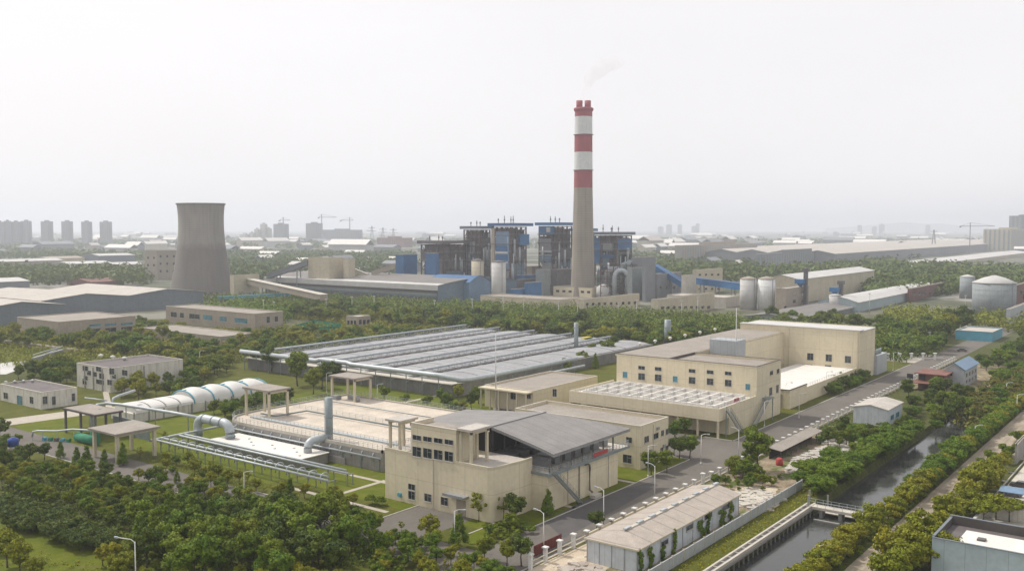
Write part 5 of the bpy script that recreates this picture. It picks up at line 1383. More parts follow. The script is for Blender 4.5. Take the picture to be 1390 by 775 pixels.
# ---- canal edge
q=thing('canal_wall','long pale panel wall above the left canal bank','wall',(158,70,0))
w_=MB(); 
for i in range(19): w_.box(120+i*3.9,69.7,0,120+i*3.9+3.78,69.9,1.9)
part('panel',w_,M['clad_grey'],q,kind='stuff'); c=MB()
for i in range(20): c.box(119.85+i*3.9,69.62,0,120.0+i*3.9,69.98,2.05)
part('post',c,M['pale_conc'],q,kind='stuff')
q=thing('canal_walkway','concrete walkway beam with handrail along the left canal edge','walkway',(150,63.5,0))
part('beam',MB().box(60,63.2,.0,184,63.6,.5),M['pale_conc'],q); part('beam',MB().box(60,64.5,.0,184,64.85,.45),M['pale_conc'],q); part('channel',MB().box(60,63.6,-.2,184,64.5,.1),M['concrete_dark'],q)
c=MB()
for i in range(30): c.box(100+i*2.8,63.6,.3,100.15+i*2.8,64.5,.44)
part('cross_bar',c,M['pale_conc'],q,kind='stuff'); c=MB()
for i in range(42): c.box(100+i*2,62.9,-2.3,100.2+i*2,63.1,-.3)
part('pile',c,M['concrete'],q,kind='stuff')
part('beam',MB().box(60,62.85,-.3,184,63.19,.0),M['concrete'],q)
q=thing('weir_bridge','concrete footbridge with handrails across the canal','footbridge',(182,58,0))
part('deck',MB().box(181.,52,.0,183.2,63.1,.5).box(183.3,52.5,-1.2,186.5,62.,-1.0),M['pale_conc'],q)
part('pier',MB().box(181.2,57.2,-2.4,183,57.9,.0).box(181.2,61,-2.4,183,61.6,.0).box(181.2,53,-2.4,183,53.6,.0),M['concrete'],q)
rail(q,[(181.1,52.2),(181.1,62)],.5,1.,1.4,'galv',n=2); rail(q,[(183.1,52.2),(183.1,64.6)],.5,1.,1.4,'galv',n=2)
part('sluice_frame',MB().box(185.5,61.3,-1,185.8,61.6,2.).box(185.5,65,-.5,185.8,65.3,2.4).box(178.8,57,-1.6,179.4,62,-1.3),M['concrete'],q)
q=thing('bank_post','white concrete post on the canal bank right of the panel wall','post',(*G(1097,690),0)); x,y=G(1097,690); part('post',MB().box(x-.15,y-.15,0,x+.15,y+.15,2.6),M['frame_white'],q); part('cap',MB().box(x-.2,y-.2,2.6,x+.2,y+.2,2.72),M['frame_white'],q)
for px,yb,yt,lb in((1112,765,740,'pale lamp post at the near end of the right canal bank'),(1323,605,578,'white lamp post between the canal bushes and the dirt road'),(1380,562,536,'white lamp post in the farther bank bushes'),(1366,540,520,'small white lamp post at the upper end of the bank')):
    x,y=G(px,yb); lamp(lb,x,y,HT(px,yb,yt),(.2,-.95),'lamps on the right canal bank',1.2)
# ---- lower right corner
b=(155.7,14,168.3,35.1,6.); EXC.append((154,-60,170,36.5))
r=thing('blue_grey_building','blue grey block with a white roof and dark parapet in the lower right corner','building',(162,15,0))
x0,y0,x1,y1,h=155.7,-30.,168.3,35.1,6.6
w_=MB(); w_.box(x0,y0,-.3,x1,y1,h-1.); w_.box(x0,y0,h-1,x0+.3,y1,h); w_.box(x1-.3,y0,h-1,x1,y1,h+.5); w_.box(x0+.3,y1-.3,h-1,x1-.3,y1,h+.2)
part('wall',w_,M['bluegrey_lite'],r)
part('parapet_lining',MB().box(x1-.36,y0,h-1,x1-.31,y1-.35,h+.52).box(x0+.4,y1-.36,h-1,x1-.4,y1-.31,h+.22).box(x0+.31,y0,h-1,x0+.36,y1-.4,h+.02),M['tar'],r)
part('roof_margin',MB().box(x0+.4,y0,h-1.,x1-.4,y1-.4,h-.92),M['roof_dark'],r)
part('roof',MB().box(x0+1.2,y0,h-.92,x1-2.6,y1-3.,h-.8),M['roof_white'],r)
part('roof_hatch',MB().box(161,28.5,h-.8,162.2,29.7,h-.5).box(161,20,h-.8,162.2,21.2,h-.5),M['steel'],r)
part('coping',MB().box(x0-.05,y0,h,x0+.37,y1+.05,h+.1).box(x1-.37,y0,h+.53,x1+.05,y1+.05,h+.63).box(x0+.38,y1-.37,h+.23,x1-.38,y1+.05,h+.33),M['bluegrey'],r)
q=thing('yard_wall','low white wall around the small tree court behind the blue grey block','wall',(185,34,0))
part('panel',MB().box(170,35.0,0,196,35.3,1.6).box(196,14,0,196.3,35.3,2.2),M['white_wall'],q); part('coping',MB().box(169.9,34.9,1.6,196.1,35.4,1.75).box(195.9,14,2.2,196.4,35.4,2.35),M['white_paint'],q)
q=thing('carport','pale blue sheet carport roof on thin posts at the right edge','carport',(206,25,0))
part('roof',MB().extrude([(204,3.3),(206.5,3.75),(209,3.3),(209,3.4),(206.5,3.87),(204,3.4)],12,34,'y'),M['blue_pale'],q); c=MB()
for i in range(6):
    for x in(204.3,208.7): c.box(x-.08,13+i*4,0,x+.08,13.16+i*4,3.35)
part('post',c,M['steel_grey'],q)
blk('small_building','dark grey low building above the carport at the right edge','building',1378,1380,1400,630,603,'concrete','roof_dark')
for i in range(7):
    px,py=(1296+i*2.0,676-i*5.5)
q=thing('yard_kerb','low concrete planter kerbs between the dirt road and the carport','kerb',(215,33,0)); c=MB()
for i in range(8): c.box(172+i*9,36.2,0,172.3+i*9,39.5,.25)
c.box(170,36,0,250,36.2,.3); c.box(170,39.6,0,250,39.8,.25); part('kerb',c,M['curb'],q,kind='stuff')
# ================================================================== far town
def tower(label,pl,pr,yb,yt,m='far_grey',pc=None,grp=None,win=True,name='apartment_tower'):
    b=BX(pl,(pl*.35+pr*.65) if pc is None else pc,pr,yb,yt); x0,y0,x1,y1,h=b
    q=thing(name,label,'building',(x0,y0,0),grp); part('wall',MB().box(x0,y0,-.5,x1,y1,h),M[m],q)
    r_=MB().box(x0+(x1-x0)*.3,y0+(y1-y0)*.3,h,x0+(x1-x0)*.7,y0+(y1-y0)*.7,h+4); part('roof_house',r_,M[m],q)
    if win:
        w_=MB(); n=max(3,int((y1-y0)/9)); f=int(h/3.4)
        for i in range(n):
            yy=y0+(y1-y0)*(i+.3)/n; w_.box(x0-.25,yy,2,x0-.02,yy+(y1-y0)/n*.42,h-2)
        n=max(2,int((x1-x0)/9))
        for i in range(n):
            xx=x0+(x1-x0)*(i+.3)/n; w_.box(xx,y0-.25,2,xx+(x1-x0)/n*.42,y0-.02,h-2)
        part('window_band',w_,M['hall_grey'],q)
    return q
for i,(a,c_,t_) in enumerate(((-6,5,301),(5,15,300),(15,28,301),(28,43,300),(55,72,300.5),(83,99,300.5),(110,125,301),(135,152,301))):
    tower(('distant grey apartment tower in the tight cluster at the left edge','distant grey apartment tower standing apart left of the cooling tower')[i>3],a,c_,333,t_,grp=('tight cluster of towers','spaced row of towers')[i>3])
tower('distant grey office tower with a crane right of the cooling tower',371,392,331,304,name='office_tower'); tower('distant slab tower left of the long grey block',415,438,331,303,name='office_tower'); tower('long distant grey block with a crane',438,492,330,312,pc=484,name='office_block')
for a,c_,t_ in((345,353,311),(353,363,304),(361,369,310),(338,346,316),(320,334,322),(325,340,318)): tower('distant white works block in the cluster right of the cooling tower',a,c_,333,t_,'far_white',grp='white works cluster',win=False,name='works_block')
tower('long brown grey factory beyond the right hand trees',916,1028,358,333,'tan_wall',pc=925,name='factory'); tower('pale beige factory block under the grey tower at the right edge',1335,1400,341,311,'beige_far',pc=1372,name='factory'); tower('tall blue grey block at the right edge of the skyline',1370,1410,338,293,'bluegrey',pc=1386,name='office_block')
tower('distant red brown roofed works left of the boiler houses',512,560,336,323,'rust',pc=548,win=False,name='works_block')
tower('long pale two storey works beyond the silos',1025,1130,366,345,'far_grey',pc=1030,name='factory')
for k,(a,c_,yb,yt,m,lb) in enumerate(((1130,1400,360,343,'far_grey','huge pale warehouse roof filling the right distance'),(1255,1357,344,337,'bluegrey','long dark grey shed above the huge pale roof'),(1235,1400,368,360,'beige_far','long pale shed at the foot of the huge warehouse'))):
    b=BX(a,a+3,c_,yb,yt,exc=True); gable('warehouse',lb,'warehouse',(b[0],b[1],b[2],b[1]+(260 if k==0 else 60),b[4]-2),'x',5 if k==0 else 3,m,('roof_pale','far_grey','far_white')[k],n=5 if k==0 else 1)
for a,c_,yb,yt,m,rf_,lb in((-10,86,365,354,'tan_wall','far_white','long tan arched window factory at the left edge'),(60,115,360,350,'beige_far','tan_wall','tan shed behind the arched window factory'),(86,152,364,357,'far_white','far_white','white roofed shed left of the tan office block'),(128,183,359,346,'bluegrey','far_white','blue grey shed with a bright white roof'),(152,197,366,358,'tan_wall','far_white','tan shed left of the tan office block'),(-10,40,392,381,'far_grey','far_white','grey shed in the trees above the big halls'),(118,168,389,381,'rust','rust','low rusty red shed above the big halls')):
    b=BX(a,a+(c_-a)*.12,c_,yb,yt); r=gable('factory_shed',lb,'shed',(b[0],b[1],b[2],b[1]+45,b[4]-1.5),'x',2.5,m,rf_)
    if a==-10 and c_==86:
        for i in range(9): window(r,b,'R',6+i*8.6,360.3-i*.05,3.6,3.6,det=False)
# cranes
def crane(label,px,yb,yt,jib,name='tower_crane'):
    x,y=G(px,yb); h=HT(px,yb,yt); q=thing(name,label,'crane',(x,y,0)); k=math.hypot(x,y)/F
    w_=max(1.5,k*.9)
    part('mast',MB().box(x-w_/2,y-w_/2,0,x+w_/2,y+w_/2,h+k*4),M['steel_grey'],q)
    a=(x-rt[0]*jib[0]*k,y-rt[1]*jib[0]*k,h); b_=(x+rt[0]*jib[1]*k,y+rt[1]*jib[1]*k,h)
    part('jib',MB().bar(a,b_,w_*.8).bar(b_,(x,y,h+k*4),w_*.3).bar(a,(x,y,h+k*4),w_*.3),M['steel_grey'],q)
    part('counterweight',MB().box(a[0]-w_,a[1]-w_,h-w_*2,a[0]+w_,a[1]+w_,h),M['steel_grey'],q)
crane('distant crane above the grey office tower',385,331,299,(5,9)); crane('distant crane above the slab tower',437,331,295,(4,20)); crane('distant crane above the long grey block',475,330,299,(12,5)); crane('grey tower crane in front of the huge warehouse at the right',1316,345,307,(12,30))
# scattered low town
rnd=random.Random(77)
cols=['far_grey','far_white','beige_far','tan_wall','bluegrey','hall_grey','rust']
protos=[]
for k in range(10):
    w_,d_,h_=rnd.uniform(16,50),rnd.uniform(11,18),rnd.uniform(4,11); m=cols[k%7]
    wl=MB().extrude([(-d_/2,-1),(-d_/2,h_),(0,h_+rnd.choice((0.,2.5,4))),(d_/2,h_),(d_/2,-1)],-w_/2,w_/2,'x').mesh('town_wall',M[m])
    rf_=MB(); rf_.extrude([(-d_/2-1,h_+.1),(0,h_+4.2),(d_/2+1,h_+.1),(d_/2+1,h_+.7),(0,h_+4.8),(-d_/2-1,h_+.7)],-w_/2-1,w_/2+1,'x')
    protos.append((wl,rf_.mesh('town_roof',M[rnd.choice(('roof_white','far_white','far_grey','roof_pale','roof_white','bluegrey'))])))
def town(n,pxr,pyr,label,group,s=(.7,1.5)):
    for _ in range(n):
        px=rnd.uniform(*pxr); py=pyr[0]+(pyr[1]-pyr[0])*rnd.random()**1.2
        x,y=G(px,py)
        if any(e[0]-20<x<e[2]+20 and e[1]-20<y<e[3]+20 for e in EXC): continue
        q=thing('town_building',label,'building',(x,y,0),group); q.rotation_euler=(0,0,rnd.choice((0,math.pi/2))+.12); k=rnd.uniform(*s); q.scale=(k,k,k*rnd.uniform(.7,1.3))
        a,b_=rnd.choice(protos)
        for nm,me in(('wall',a),('roof',b_)): o=bpy.data.objects.new(nm,me); col.objects.link(o); o.parent=q
        EXC.append((x-18*k,y-14*k,x+18*k,y+14*k))
town(110,(-20,620),(316,346),'low pale building of the distant town on the left','low buildings of the distant town, left',(1.1,2.3))
town(110,(860,1400),(316,346),'low pale building of the distant town on the right','low buildings of the distant town, right',(1.1,2.3))
town(12,(880,1120),(350,372),'low building beyond the silos and conveyor','low buildings beyond the silos',(.7,1.1))
town(14,(320,560),(345,370),'low building in the trees beyond the coal hall','low buildings beyond the coal hall',(.7,1.1))
town(10,(1130,1390),(372,384),'low building in the trees before the huge warehouse','low buildings before the huge warehouse',(.5,.8))
for k in range(9):
    px=rnd.uniform(890,960) if k<5 else rnd.uniform(1160,1260); tower('very faint tower far off in the haze',px,px+rnd.uniform(4,8),319,rnd.uniform(303,309),grp='faint towers in the haze',win=False)
# pylons
for px,yb,yt,lb in((520,342,309,'distant lattice pylon left of the boiler houses'),(534,340,310,'second distant lattice pylon left of the boiler houses'),(505,340,307,'thin distant pylon beyond the coal hall'),(1267,344,312,'distant lattice pylon before the crane')):
    x,y=G(px,yb); h=HT(px,yb,yt); q=thing('pylon',lb,'pylon',(x,y,0)); l=MB()
    for a,c_ in((-1,-1),(1,-1),(1,1),(-1,1)): l.bar((x+a*5,y+c_*5,0),(x+a*.6,y+c_*.6,h),.9)
    part('mast',l,M['steel_grey'],q); part('arm',MB().bar((x-8,y+8,h*.8),(x+8,y-8,h*.8),.9).bar((x-6,y+6,h*.93),(x+6,y-6,h*.93),.9),M['steel_grey'],q)
# hills far off to the right
hl=MB(); n=40
for i in range(n+1):
    px=1120+i*9; d=ray(px,HOR); L_=14500/math.hypot(d[0],d[1]); x,y=d[0]*L_,d[1]*L_
    hh=55+75*math.sin(math.pi*min(1,max(0,i/26)))**1.5*(1+.35*noise.noise(Vector((i*.3,0,0)))) if i<27 else 60
    hl.v+=[(x,y,-1),(x*.97,y*.97,-1),(x*.985,y*.985,max(hh,2))]
for i in range(n):
    k=i*3; hl.f+=[(k+1,k+4,k+5,k+2),(k+2,k+5,k+3,k)]
struct('hills',hl,M['far_grey'],'low faint hills on the right horizon')
# ================================================================== planting
# lower left grove
scatter([(170,738),(235,716),(330,708),(420,708),(500,728),(505,765),(420,795),(250,795),(180,768)],4.1,['round','round_green','round_green','round_dark','cone','round'],'tall leafy green tree in the dense front of the grove at the lower left','tall trees of the lower left grove',name='grove_tree',cat='tree',s=(.95,1.35),mind=.5)
scatter([(0,690),(60,700),(140,733),(158,750),(110,750),(50,730),(0,712)],2.2,['willow'],'grey green willow bush in the clipped thicket along the lower left lawn','grey green thicket','shrub','shrub',s=(.85,1.0),hs=.95,mind=.5)
scatter([(0,622),(60,638),(140,650),(220,655),(300,668),(380,690),(440,705),(330,706),(230,714),(160,722),(130,712),(60,682),(0,674)],3.3,['bushy','round','round_green','bushy','round_olive','round_dark'],'low bushy tree in the rows of the grove at the lower left','low trees of the lower left grove',name='grove_tree',cat='tree',s=(.5,.8),limit=200,mind=.5)
scatter([(235,612),(420,655),(480,672),(500,705),(440,700),(300,665),(200,650)],3.9,['loose','cone','bushy','round_olive'],'thin young tree on the grass below the pipe racks','young trees below the pipe racks',name='young_tree',cat='tree',s=(.4,.8))
scatter([(180,748),(400,792),(520,785),(640,775),(640,810),(150,805)],3.0,['brown','round_olive','bushy'],'brownish bush along the lower edge of the grove','bushes along the lower edge','shrub','shrub',s=(.4,.75))
scatter([(500,730),(560,738),(640,756),(700,785),(700,810),(500,805)],2.5,['bushy','round_green','loose','round_olive'],'bright green bush left of the gate at the bottom','bright bushes at the bottom','shrub','shrub',s=(.4,.75))
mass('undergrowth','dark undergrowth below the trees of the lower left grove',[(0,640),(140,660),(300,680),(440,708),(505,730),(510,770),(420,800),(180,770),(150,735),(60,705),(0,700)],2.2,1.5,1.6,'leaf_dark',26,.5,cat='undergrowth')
trees_px([(10,770,1.1,'round_olive'),(28,782,1.,'round_olive'),(50,788,.8,'round_olive'),(0,752,.8,'round_olive')],['round_olive'],'yellowish bush on the lower left lawn','yellowish lawn bushes','shrub',1.,'shrub')
trees_px([(140,768,.7),(152,775,.8),(165,768,.7),(172,785,.8),(160,790,.8)],['round_olive'],'yellow green bush beside the large lamp post','bushes beside the large lamp post','shrub',1.,'shrub')
trees_px([(0,598,1.2,'round_dark'),(8,640,.9,'round_dark'),(40,628,.9,'round_dark'),(60,624,.8,'round_dark'),(82,622,.7,'cone'),(104,630,.7,'cone'),(118,634,.8,'cone'),(142,634,.7,'cone'),(167,632,.8,'cone'),(190,622,.6,'loose'),(225,600,.7,'loose'),(270,610,.6,'loose')],['cone'],'small dark tree beside the path under the entrance canopy','small trees round the entrance canopy')
# around the front building
trees_px([(476,717,.8,'round_dark'),(510,728,.8,'round'),(545,722,.5,'loose'),(583,735,.9,'round_olive'),(623,742,1.0,'cone'),(658,762,.75,'round'),(688,768,.75,'round'),(708,768,1.0,'round_dark'),(744,700,.8,'cone'),(810,720,.75,'round_dark')],['round'],'small street tree beside the forecourt road','small trees around the forecourt')
trees_px([(650,708,1.35,'loose'),(683,706,1.35,'loose')],['loose'],'sparse yellowish tree against the rounded corner of the front building','sparse trees at the rounded corner')
trees_px([(632,697,.9,'cone'),(692,722,.9,'bushy'),(700,712,1.,'round_dark')],['bushy'],'slim bush before the front building','slim bushes before the front building','shrub',1.,'shrub')
scatter([(650,722),(700,712),(725,722),(690,735),(655,736)],2.0,['shrub'],'low rounded shrub on the forecourt island','forecourt shrubs','shrub','shrub',s=(.7,1.1),exc=False)
trees_px([(505,684,1.1,'shrub'),(518,686,1.1,'shrub')],['shrub'],'low shrub at the left corner of the front building','shrubs at the left corner','shrub',1.,'shrub')
trees_px([(884,645,1.1,'round'),(905,641,.9,'round'),(922,622,1.1,'round_dark'),(936,622,1.1,'round'),(915,600,1.,'round_green'),(930,592,.9,'round'),(915,618,.8,'round_dark'),(948,575,.8,'round')],['round'],'round tree between the annex and the cream workshop','trees between annex and workshop')
trees_px([(522,545,.9),(550,548,.9),(580,552,.9),(605,556,1.1),(615,560,1.),(600,548,.9),(622,544,.9,'round_olive'),(640,556,1.,'round_dark'),(650,548,1.,'round'),(630,560,.9,'brown')],['bushy','round'],'round tree on the lawn between basin and covered tanks','lawn trees before the covered tanks')
trees_px([(404,524,2.1,'round'),(437,528,1.8,'round_dark'),(425,535,1.5,'round'),(452,520,1.5,'round_dark'),(368,505,1.8,'round_dark'),(352,500,1.7,'round_dark')],['round'],'large round tree in front of the covered tanks','large trees before the covered tanks')
trees_px([(797,475,1.2,'round'),(815,482,1.2,'round_dark'),(790,498,1.2),(765,505,1.,'round'),(750,505,.8),(808,500,.9,'cone'),(825,486,1.4),(833,480,1.4,'round_dark'),(805,487,1.2),(770,510,.9)],['round'],'round tree between the basin header pipe and the cream workshop','trees beside the header pipe')
# left side among the white houses
scatter([(230,520),(330,548),(395,545),(390,560),(330,580),(265,556),(225,540)],4.2,['round','round_green','round_dark','bushy'],'leafy tree between the fabric vaults and the pipe racks','trees below the fabric vaults',s=(.7,1.15))
scatter([(165,520),(235,505),(300,492),(330,500),(250,530),(190,545),(160,545)],5.4,['round','round_olive','round_green'],'leafy tree right of the two storey white house','trees right of the white house',s=(.8,1.3))
scatter([(25,515),(60,505),(108,500),(108,520),(70,528),(50,524)],5.2,['round','round_green','round_dark'],'leafy tree between the two white houses','trees between the white houses',s=(.8,1.3))
scatter([(0,455),(90,465),(200,468),(300,480),(310,500),(228,500),(110,478),(0,472)],9.5,['belt_olive','belt_green','belt'],'leafy tree in the belt behind the white houses','trees behind the white houses',s=(.7,1.),limit=68)
scatter([(184,446),(225,446),(300,460),(230,470),(180,462)],9,['belt_olive','belt'],'tree between the tan buildings on the left','trees between the tan buildings',s=(.6,.9),limit=20)
scatter([(0,600),(30,604),(30,625),(0,625)],3.4,['bushy'],'bush by the blue water tank','bushes by the water tank','shrub','shrub',s=(.6,.9))
# central belt behind the covered tanks
scatter(rect(374,150,412,470),8.6,['belt','belt_olive','belt_green','dark','belt'],'broad green tree in the belt between covered tanks and power station','trees of the central belt',name='broad_tree',cat='tree',s=(.85,1.25),px=False,limit=138)
scatter([(236,313),(372,308),(372,350),(330,372),(285,400),(240,380)],9,['belt','belt_olive','belt_green'],'green tree in the wood left of the covered tanks','trees left of the covered tanks',name='broad_tree',cat='tree',s=(.55,.8),px=False,limit=80)
mass('woods','dense mass of trees at the foot of the power station',[(410,110),(470,100),(520,250),(520,330),(500,420),(470,600),(400,600),(408,470)],6.6,4.3,7.,'leaf',70,1.3,px=False)
mass('woods','green wood before the cooling tower and the long conveyor',[(330,415),(400,470),(410,600),(440,680),(420,690),(405,560),(330,500),(345,450)],7,4.2,7.5,'leaf_green',60,1.4,px=False)
mass('undergrowth','low green undergrowth between the covered tanks and the broad trees',[(372,150),(412,150),(412,470),(372,470),(366,312),(372,312)],4.6,2.8,3.0,'leaf_olive',34,1.0,px=False,cat='undergrowth')
mass('undergrowth','yellow green shrubs between the tan office and the covered tanks',[(205,330),(240,312),(366,314),(372,400),(330,412),(250,480),(215,460)],5.2,2.9,2.8,'leaf_olive',34,.95,px=False,cat='undergrowth')
mass('undergrowth','yellow green shrubs before the low tan building at the left',[(175,330),(205,345),(240,455),(240,560),(180,520)],5.2,2.7,2.8,'leaf_olive',34,.95,px=False,cat='undergrowth')
mass('undergrowth','green shrubs in front of the beige service buildings right of the chimney',[(400,100),(440,112),(520,290),(500,320),(412,150)],4.6,2.9,3.2,'leaf',34,1.0,px=False,cat='undergrowth')
# right: behind the workshop and along the road
scatter([(1000,440),(1080,436),(1190,444),(1240,452),(1290,440),(1325,452),(1280,478),(1265,486),(1195,484),(1192,455),(1010,436)],10.,['dark','belt','belt_green'],'dark broad tree behind the rear block of the cream workshop','trees behind the cream workshop',name='broad_tree',cat='tree',s=(.75,1.1),limit=65)
mass('woods','green wood between the turquoise building and the round storage tank',[(1195,430),(1240,424),(1330,436),(1400,430),(1400,452),(1345,450),(1290,440),(1250,452)],8,5,7,'leaf',60,1.6)
mass('undergrowth','shrubs behind the transformer and the white cross fence',[(1192,470),(1280,476),(1262,486),(1200,486)],4,2.6,3.4,'leaf_dark',34,1.0,cat='undergrowth')
mass('undergrowth','rough green weeds in the yard before the grey site cabin',rect(246,66,268,86),2.2,1.2,1.1,'leaf_green',26,.5,px=False,cat='weeds')
trees_px([(1285,455,1.5,'belt_olive'),(1305,447,1.3,'dark'),(1275,470,1.3,'dark'),(1262,458,1.2,'belt')],['dark'],'large spreading tree left of the turquoise building','large trees left of the turquoise building','broad_tree',1.,'tree')
scatter([(1330,500),(1390,462),(1400,475),(1340,515)],6,['belt_green','dark'],'dark tree right of the white house','trees right of the white house by the road','broad_tree','tree',s=(.5,.8),limit=24)
scatter([(1120,528),(1160,514),(1178,508),(1180,518),(1150,530),(1128,545)],3.2,['canal','round_dark'],'dense green bush in front of the low pale roofed block','bushes in front of the pale roofed block','shrub','shrub',s=(.7,1.),exc=False)
trees_px([(1029,640,1.75,'round'),(1018,640,.9,'round'),(995,646,.9),(1008,650,.9)],['round'],'big round tree at the fence of the scrap yard','big round tree and its neighbours')
scatter([(960,655),(1000,640),(1060,650),(1040,665),(985,668)],2.6,['shrub','bushy'],'low green bush along the fence before the scrap yard','bushes at the yard fence','shrub','shrub',s=(.5,.8),limit=20)
scatter([(1110,600),(1150,583),(1175,590),(1225,580),(1240,545),(1250,560),(1225,597),(1165,605),(1120,610)],3.6,['round_dark','round','canal'],'dense bush around the grey site cabin','bushes around the site cabin','shrub','shrub',s=(.5,.85),limit=44)
scatter([(1225,540),(1300,530),(1330,545),(1280,585),(1235,580)],4.6,['round_dark','canal','round'],'dark tree below the rusty shack','trees below the rusty shack',s=(.8,1.2),limit=26)
scatter([(1075,655),(1120,625),(1190,610),(1235,598),(1225,608),(1160,640),(1135,665),(1100,680)],3.7,['canal'],'dark green bush on the left bank of the canal','left bank bushes','bank_bush','bush',s=(.8,1.1),limit=60,exc=False)
scatter(rect(190,63.6,268,69.8),3.1,['canal'],'dark green bush on the left bank of the canal','left bank bushes','bank_bush','bush',s=(.9,1.2),px=False,limit=60)
# right bank rows
x=118.
rn=random.Random(9)
while x<330:
    k=.95 if x<215 else 1.05
    plant('canal_olive' if x<205 else random.choice(['canal','canal_olive']),x,(49.9 if x<182 else 49.0)+rn.uniform(-.5,.5),k*rn.uniform(.85,1.2),'rounded olive green bush in the row along the right canal bank','right bank row of bushes','bank_bush','bush')
    x+=3.4
scatter(rect(205,48.6,420,51.6),3.5,['canal','canal','brown'],'dark reddish green bush on the slope of the right canal bank','right bank slope bushes','slope_bush','bush',s=(.8,1.15),px=False,limit=110)
scatter(rect(292,52,460,64),4.6,['brown','canal','brown'],'brownish bush hiding the upper end of the canal','brownish bushes at the upper canal','slope_bush','bush',s=(.9,1.3),px=False,limit=80)
x=126.
while x<225:
    plant(random.choice(['round_olive','canal_olive']),x,38.4+rn.uniform(-.7,.7),rn.uniform(1.15,1.5),'bushy yellow green tree in the row right of the dirt road','tree row right of the dirt road')
    x+=4.3
x=228.
while x<420:
    plant(random.choice(['round_olive','bushy']),x,38.8+rn.uniform(-1,1),rn.uniform(.6,.9),'small green tree in the thin row right of the dirt road','thin tree row right of the dirt road')
    x+=7.5
trees_px([(1240,775,1.3,'round_olive'),(1262,780,1.2,'round_olive'),(1290,782,1.2,'round_olive'),(1308,785,1.1,'round_olive'),(1278,770,1.,'round_dark'),(1225,765,1.2,'round_olive'),(1205,775,1.2,'round_olive')],['round_olive'],'yellow green tree at the corner of the blue grey block','trees at the blue grey block')
trees_px([(1335,712,1.0,'flat'),(1352,705,1.0,'flat'),(1370,708,1.0,'flat'),(1345,700,.9,'flat')],['flat'],'flat topped yellowish tree inside the walled court','trees inside the walled court')
trees_px([(1330,640,.8),(1345,628,.8),(1318,655,.8),(1365,618,.8),(1380,600,.9)],['bushy'],'small tree on the pale verge right of the dirt road','small verge trees')
scatter(rect(120,47.3,420,48.9),1.9,['shrub'],'low shrub edging the dirt road','low shrubs along the dirt road','low_shrub','shrub',s=(.5,.8),px=False,limit=120)
# distant woods
mass('woods','wide dark wood beyond the storage halls on the left',[(-20,368),(200,371),(200,388),(-20,388)],15,9,12,'leaf_dark',26,5)
mass('woods','wood strip behind the left factories',[(-20,340),(190,345),(200,355),(-20,352)],40,18,10,'leaf_dark',20,9)
mass('woods','wood between the cooling tower and the coal hall',[(300,345),(560,345),(560,372),(400,372),(300,390)],20,11,10,'leaf_dark',26,5)
mass('woods','wood beyond the conveyor and silos',[(880,360),(1060,372),(1190,362),(1400,372),(1400,392),(1190,400),(1060,382),(880,385)],15,9,13,'leaf_dark',26,5)
mass('woods','wood right of the long beige warehouse',[(1150,385),(1400,375),(1400,420),(1290,402),(1190,410)],12,8,12,'leaf_dark',28,4)
mass('woods','distant tree lines on the plain',[(-20,326),(1400,326),(1400,338),(-20,338)],150,50,9,'leaf_dark',16,20)
mass('woods','tree strips between the far buildings on the right',[(860,340),(1150,340),(1250,350),(1150,362),(860,356)],42,18,9,'leaf_dark',20,9)
mass('undergrowth','rough scrub along the upper right bank',[(1290,560),(1390,490),(1400,520),(1320,600)],4,2.6,2.4,'leaf_brown',26,1.,cat='undergrowth',exc=False)
mass('grass','rough tufts on the slope between canal wall and walkway',rect(100,65.3,192,69),1.3,.7,.5,'leaf_olive',10,.3,px=False,cat='grass')
mass('grass','rough grass tufts along the lower lawn',[(0,735),(100,760),(200,785),(150,800),(0,800)],2.2,1.,.5,'leaf_olive',10,.35,cat='grass')
mass('grass','weeds in the rubble yard',rect(196,67,262,72),1.9,.9,.9,'leaf',16,.4,px=False,cat='grass')
mass('grass','bright tall weeds around the vent stack and the right ends of the pipe racks',rect(129,138,156,164),1.6,.8,.7,'leaf_green',12,.4,px=False,cat='grass')
mass('grass','tall grass on the lawn below the pipe racks',rect(123,150,134,205),1.7,.8,.9,'leaf_olive',12,.4,px=False,cat='grass')
SKYA=(9.8,9.52,9.6); SKYB=(10.5,10.2,10.3); HCOL=(.855,.90,.985); HDEN=.000178; EXPO=.09
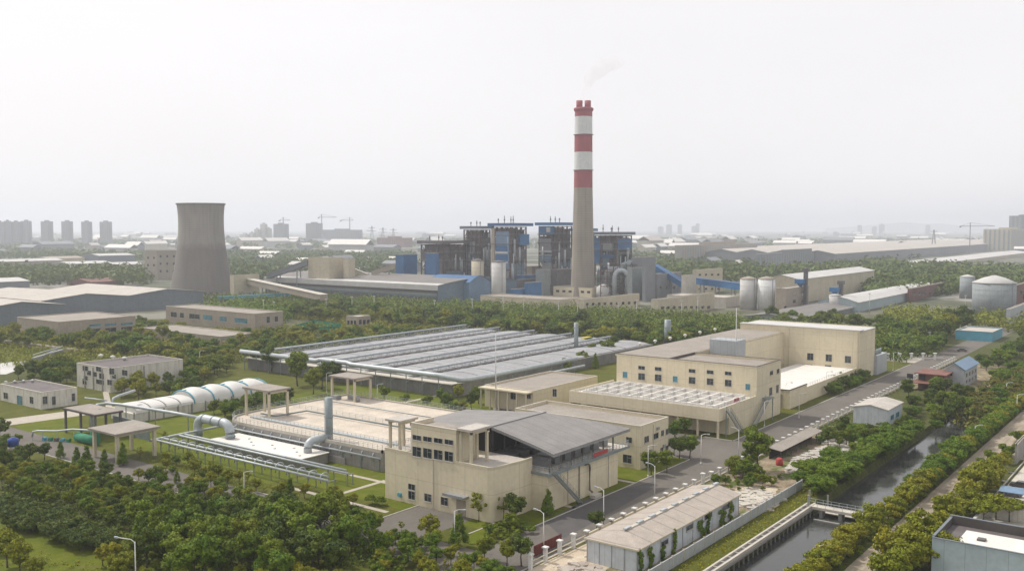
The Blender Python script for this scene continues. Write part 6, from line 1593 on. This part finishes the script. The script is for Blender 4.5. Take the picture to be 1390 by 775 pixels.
# ------------------------------------------------------------------ camera, light, air
cam=bpy.data.cameras.new('camera'); co=bpy.data.objects.new('camera',cam); col.objects.link(co)
co.location=(0,0,HC); co.rotation_euler=(math.radians(90)-TH,0,AL-math.radians(90))
cam.sensor_width=36; cam.lens=F/1390*36; cam.clip_end=60000; cam.clip_start=1
sc.camera=co
EL=math.radians(52); SUN=Vector((-.12*math.cos(EL),.9928*math.cos(EL),math.sin(EL)))
sun=bpy.data.lights.new('sun','SUN'); sun.energy=3.3; sun.angle=math.radians(1.5); sun.color=(1,.95,.87)
so=bpy.data.objects.new('sun',sun); col.objects.link(so); so.rotation_euler=SUN.to_track_quat('Z','Y').to_euler(); so.location=(0,0,400)
w=bpy.data.worlds.new('World'); sc.world=w; w.use_nodes=True
N=w.node_tree.nodes; L=w.node_tree.links; bg=N['Background']
sky=N.new('ShaderNodeTexSky'); sky.sky_type='NISHITA'; sky.sun_disc=False; sky.sun_elevation=EL
sky.sun_rotation=math.atan2(SUN.x,SUN.y); sky.air_density=1.; sky.dust_density=6.; sky.ozone_density=1.
tc=N.new('ShaderNodeTexCoord').outputs['Generated']
cl=nz(N,L,1.6,4,scaled(N,L,tc,(1,1,3.)))
hz=mixc(N,L,rng(N,L,cl,.25,.75),SKYA,SKYB)
L.new(mixc(N,L,.86,sky.outputs[0],hz),bg.inputs[0]); bg.inputs[1].default_value=.10
HZ=MB().box(-300,-9000,-3.2,16000,16000,232)
hm=bpy.data.materials.new('haze'); hm.use_nodes=True; t=hm.node_tree; t.nodes.clear()
ho=t.nodes.new('ShaderNodeOutputMaterial'); pv=t.nodes.new('ShaderNodeVolumePrincipled'); t.links.new(pv.outputs[0],ho.inputs['Volume'])
pv.inputs['Color'].default_value=(*HCOL,1); pv.inputs['Density'].default_value=HDEN; pv.inputs['Anisotropy'].default_value=.3
h=struct('haze',HZ,hm,'thin pale summer haze filling the air over the whole plain','haze','stuff')
sc.view_settings.view_transform='Standard'; sc.view_settings.look='None'; sc.view_settings.gamma=1; sc.view_settings.use_curve_mapping=False
sc.view_settings.exposure=EXPO
sc.cycles.max_bounces=6; sc.cycles.diffuse_bounces=3; sc.cycles.glossy_bounces=2; sc.cycles.transmission_bounces=2; sc.cycles.transparent_max_bounces=8
sc.cycles.volume_bounces=1; sc.cycles.use_denoising=True
sc.cycles.use_adaptive_sampling=True; sc.cycles.adaptive_threshold=.015
